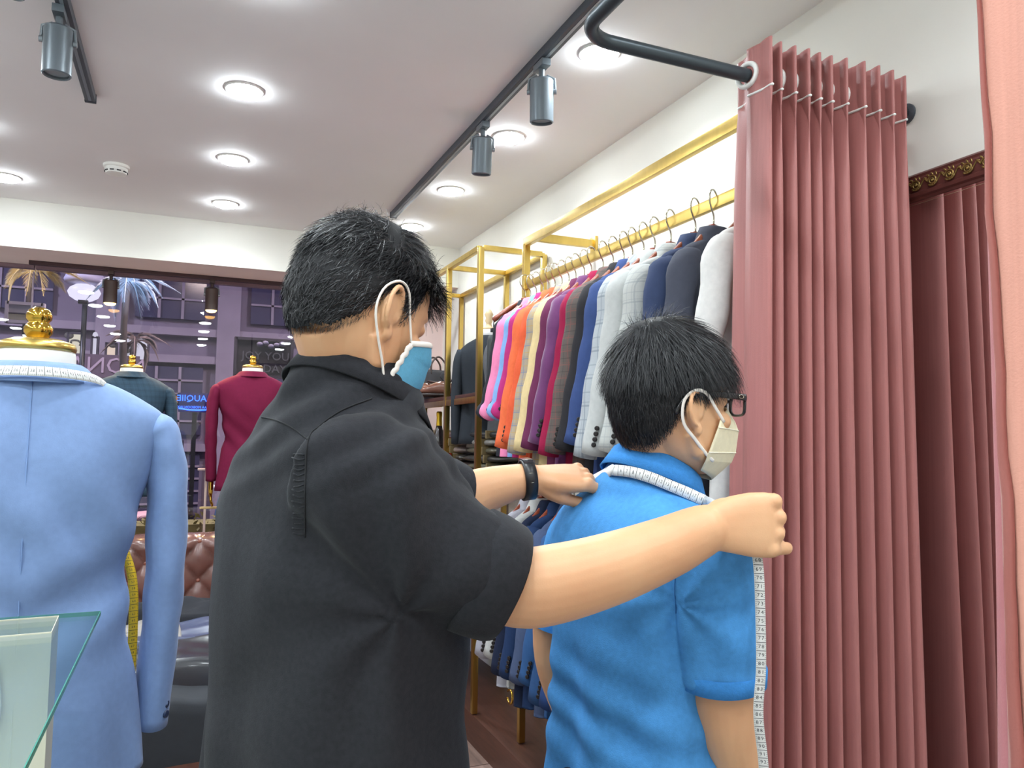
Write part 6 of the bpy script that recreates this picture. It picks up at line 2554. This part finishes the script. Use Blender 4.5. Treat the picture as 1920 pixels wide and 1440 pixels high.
col_o = collar(cust, V(nkc[0], nkc[1], 1.378), F_c, RC, U_c, (0.068, 0.070), 0.046, 0.016, 0.038, M_polo2, 60, 0.5, 'collar', 0.016)
legs_and_shoes(cust, OC, FC, RC, M_trous2, 0.86, 2, 0.088)

# customer's hair: full crown, straight fringe, tapered nape
AXC = (0.100, 0.0795, 0.1175)


def hl_c(q):
    f, y, u = q
    um = np.interp(f, [-0.11, -0.08, -0.05, -0.034, -0.018, 0.0, 0.018, 0.030, 0.044, 0.060, 0.08, 0.11], [-0.082, -0.082, -0.074, -0.050, -0.018, 0.008, 0.004, 0.000, 0.020, 0.046, 0.056, 0.060])
    return u - um


def th_c(q):
    return 0.005 + 0.024 * max(0, min(1, (q[2] - 0.02) / 0.08)) + 0.004 * max(0, min(1, (-q[0]) / 0.07)) * max(0, min(1, (q[2] + 0.06) / 0.06))


hc = hair_cap(HMc, hl_c, th_c, AXC, cust)
CROWN = V(-0.045, 0.0, 0.125)


def fl_c(p):
    d = p - CROWN
    d[2] = min(d[2], 0) * 1.2 - 0.02
    if p[0] > 0.0:
        d = d + V(0.03, 0, -0.02)
    return d / (np.linalg.norm(d) + 1e-6) * 1.2


def ln_c(p):
    top = max(0.0, min(1.0, (p[2] - 0.0) / 0.06))
    front = max(0.0, min(1.0, (p[0] - 0.03) / 0.04))
    return 0.014 + 0.038 * top + 0.020 * front


AX = AXC
nape_fade(HMc, hl_c, hc, 51)
rt = roots_on(lambda q: hl_c(q) - 0.004, AXC, 15000, 13)
s_ = strands(HMc, off_roots(rt, th_c, 0.95), fl_c, ln_c, 6, 0.0011, 'hair_strands', M_hair, hc, AXC, 0.22, 0.22, 15)
tag(s_, kind='stuff')
rt = [q for q in roots_on(lambda q: hl_c(q), AXC, 9000, 18) if q[0] > 0.06 and q[2] > 0.055][:1100]
s2 = strands(HMc, off_roots(rt, th_c, 0.9), lambda p: V(0.30, p[1] * 2, -1.0), lambda p: 0.052, 7, 0.0012, 'fringe_strands', M_hair, hc, AXC, 0.45, 0.25, 19)
tag(s2, kind='stuff')
rt = [q for q in roots_on(lambda q: hl_c(q), AXC, 20000, 28) if (q[0] + 0.03) ** 2 + q[1] ** 2 < 0.030 ** 2][:220]
s3 = strands(HMc, off_roots(rt, th_c, 0.9), lambda p: V(0.5, p[1] * 8, 0.2), lambda p: 0.036, 5, 0.0009, 'crown_tuft', M_hair, hc, AXC, 1.6, 0.6, 29)
tag(s3, kind='stuff')

# ------------------------------------------------------------------ folded respirator mask
km = thing('face_mask', 'cream folded respirator mask worn by the person in glasses', 'face mask', tuple(HCc))
HMk = Matrix.Translation(-Vector(HCc)) @ HMc
ctr = [(0.110, -0.004), (0.130, -0.030), (0.138, -0.046), (0.134, -0.084), (0.126, -0.102), (0.086, -0.134)]
sid = [(0.066, -0.022), (0.056, -0.032), (0.050, -0.044), (0.036, -0.086), (0.034, -0.100), (0.034, -0.117)]
sw = [0.060, 0.070, 0.074, 0.070, 0.064, 0.050]
g = []
for (cx_, cz_), (sx2, sz2), w_ in zip(ctr, sid, sw):
    row = []
    for j in range(33):
        a = -1 + 2 * j / 32
        k = 1 - abs(a) ** 1.35
        row.append(V(sx2 + (cx_ - sx2) * k, w_ * math.copysign(abs(a) ** 0.85, a), sz2 + (cz_ - sz2) * k))
    g.append(row)
G2 = []
for i in range(len(g) - 1):
    for q in range(4):
        u = q / 4
        G2.append([g[i][j] * (1 - u) + g[i + 1][j] * u for j in range(33)])
G2.append(g[-1])
mb = MB().sheet(G2)
mb.xform(HMk)
mb.build('mask_body', mat('mask_cream', '#EDE4C4', 0.75, noise_amt=0.04, noise_scale=120, bump=0.15, bump_scale=700), km, True, 12, 0.0015)
for row in (g[2], g[3]):
    mb = MB()
    mb.tube(row, 0.0011, 6)
    mb.xform(HMk)
    mb.build('fold_seam', mat('mask_cream2', '#F5EFD8', 0.7), km)
for s in (-1, 1):
    mb = MB()
    mb.tube(bez([(0.066, s * 0.066, -0.034), (0.042, s * 0.078, -0.014), (0.016, s * 0.088, 0.010), (-0.010, s * 0.094, 0.012), (-0.028, s * 0.092, -0.006), (-0.024, s * 0.086, -0.040), (0.004, s * 0.077, -0.066), (0.032, s * 0.066, -0.088), (0.052, s * 0.058, -0.100)], 36), (0.0012, 0.0030), 8, up=(0, 1, 0))
    mb.xform(HMk)
    mb.build('ear_loop', M_loop, km)

# ------------------------------------------------------------------ glasses
gl = thing('eyeglasses', 'black framed eyeglasses worn by the person in the blue polo', 'glasses', tuple(HCc))
M_gf = mat('glasses_black', '#17171B', 0.25, coat=0.4)
M_lens = glass_mat('lens_glass', (0.96, 0.97, 0.98), 0.0, None, 1.5)
for s in (-1, 1):
    rim = []
    for i in range(36):
        a = 2 * PI * i / 36
        c, q = math.cos(a), math.sin(a)
        yy = 0.034 + 0.0265 * math.copysign(abs(c) ** 0.62, c)
        zz = -0.002 + 0.0185 * math.copysign(abs(q) ** 0.62, q) * (1.0 if q > 0 else 0.95)
        rim.append((0.118 - 5.0 * (yy - 0.02) ** 2 * (yy > 0.02), s * yy, zz))
    mb = MB()
    mb.tube(rim, (0.0030, 0.0022), 8, closed=True, up=(1, 0, 0))
    mb.xform(HMk)
    mb.build('rim', M_gf, gl)
    mb = MB()
    mb.add([(0.1165, s * 0.034, -0.002)] + [(p[0] - 0.001, p[1], p[2]) for p in rim], [(0, 1 + i, 1 + (i + 1) % 36) for i in range(36)])
    mb.xform(HMk)
    mb.build('lens', M_lens, gl)
    mb = MB()
    mb.tube(bez([(0.112, s * 0.061, 0.010), (0.104, s * 0.068, 0.010), (0.080, s * 0.0755, 0.010), (0.040, s * 0.0815, 0.010), (0.000, s * 0.0860, 0.008), (-0.018, s * 0.0870, 0.004), (-0.032, s * 0.0865, -0.012), (-0.038, s * 0.0845, -0.026)], 30),
            [(float(np.interp(i / 29, [0, 0.2, 0.7, 1.0], [0.0062, 0.0058, 0.0036, 0.0030])), 0.0018) for i in range(30)], 10, up=(0, 0, 1))
    mb.xform(HMk)
    tm = mb.build('temple', M_gf, gl)
    mb = MB()
    mb.tube([(0.092 + 0.0055 * math.cos(a), s * (0.0750 - 0.22 * 0.0055 * math.cos(a) + 0.0005), 0.010 + 0.0030 * math.sin(a)) for a in np.linspace(0, 2 * PI, 20, endpoint=False)], 0.0007, 6, closed=True)
    mb.xform(HMk)
    mb.build('oval_mark', M_chrome, tm)
mb = MB()
mb.tube(bez([(0.1175, -0.009, 0.004), (0.1205, 0, 0.007), (0.1175, 0.009, 0.004)], 10), 0.0026, 8)
mb.xform(HMk)
mb.build('bridge', M_gf, gl)

# ------------------------------------------------------------------ white tape round the person in blue's neck
tm_ = thing('tape_measure', 'white tape measure round the neck of the person in blue and hanging from the fist', 'tape measure', (0, 0, 0))
pix = [(1092, 900), (1120, 890), (1150, 884), (1180, 886), (1215, 896), (1250, 911), (1285, 927), (1315, 941), (1335, 952)]
_cv = [v.co.copy() for v in polo.vertices]
_cf = [tuple(p.vertices) for p in polo.polygons]
_n0 = len(_cv)
_cv += [v.co.copy() for v in col_o.data.vertices]
_cf += [tuple(i + _n0 for i in p.vertices) for p in col_o.data.polygons]
bvt = BVHTree.FromPolygons(_cv, _cf)
pp = project_line(bvt, [(p[0], p[1]) for p in bez([(x, y, 0) for x, y in pix[2:]], 46)], 0.0045)
# keep the tape smooth where it bridges from collar to shoulder
pp = np.array(pp)
for _ in range(10):
    pp[1:-1] = 0.25 * pp[:-2] + 0.5 * pp[1:-1] + 0.25 * pp[2:]
tow = V(*(CAM_C - pp.mean(axis=0)))
tow /= np.linalg.norm(tow)
pp = pp + tow * 0.008
pp = [V(*q) for q in pp] + [V(*B(1372, 968, 1.075)), V(*B(1392, 985, 1.070))]
pp = [V(*B(1090, 912, 1.40)), V(*B(1118, 897, 1.385))] + pp
path = bez(pp, 110)
wdv = []
for i in range(110):
    tg = path[min(i + 1, 109)] - path[max(i - 1, 0)]
    tg /= np.linalg.norm(tg)
    up_ = V(0, 0, 1) * 0.8 + CZW * -0.15
    w_ = up_ - tg * np.dot(up_, tg)
    wdv.append(w_ / np.linalg.norm(w_))
ribbon(path, wdv, 0.0185, M_tape, tm_, 'tape_band')
tape_print(path[8:96], wdv[8:96], 0.0185, tm_, 6, 0.0118, 0.0013, 1, 0.0072)
hang = bez([V(*B(1402, 1000, 1.075)), V(*B(1414, 1025, 1.066)), V(*B(1421, 1052, 1.062)), V(*B(1425, 1120, 1.062)), V(*B(1427, 1250, 1.066)), V(*B(1422, 1340, 1.07)), V(*B(1432, 1440, 1.08)), V(*B(1440, 1600, 1.09))], 90)
wdh = [CXW * 1.0 + CZW * 0.15] * 90
ribbon(hang, wdh, 0.0135, M_tape, tm_, 'tape_tail')
tape_print(hang[16:], wdh[16:], 0.0135, tm_, 68, 0.0120, 0.0013, 1, 0.0075, True)
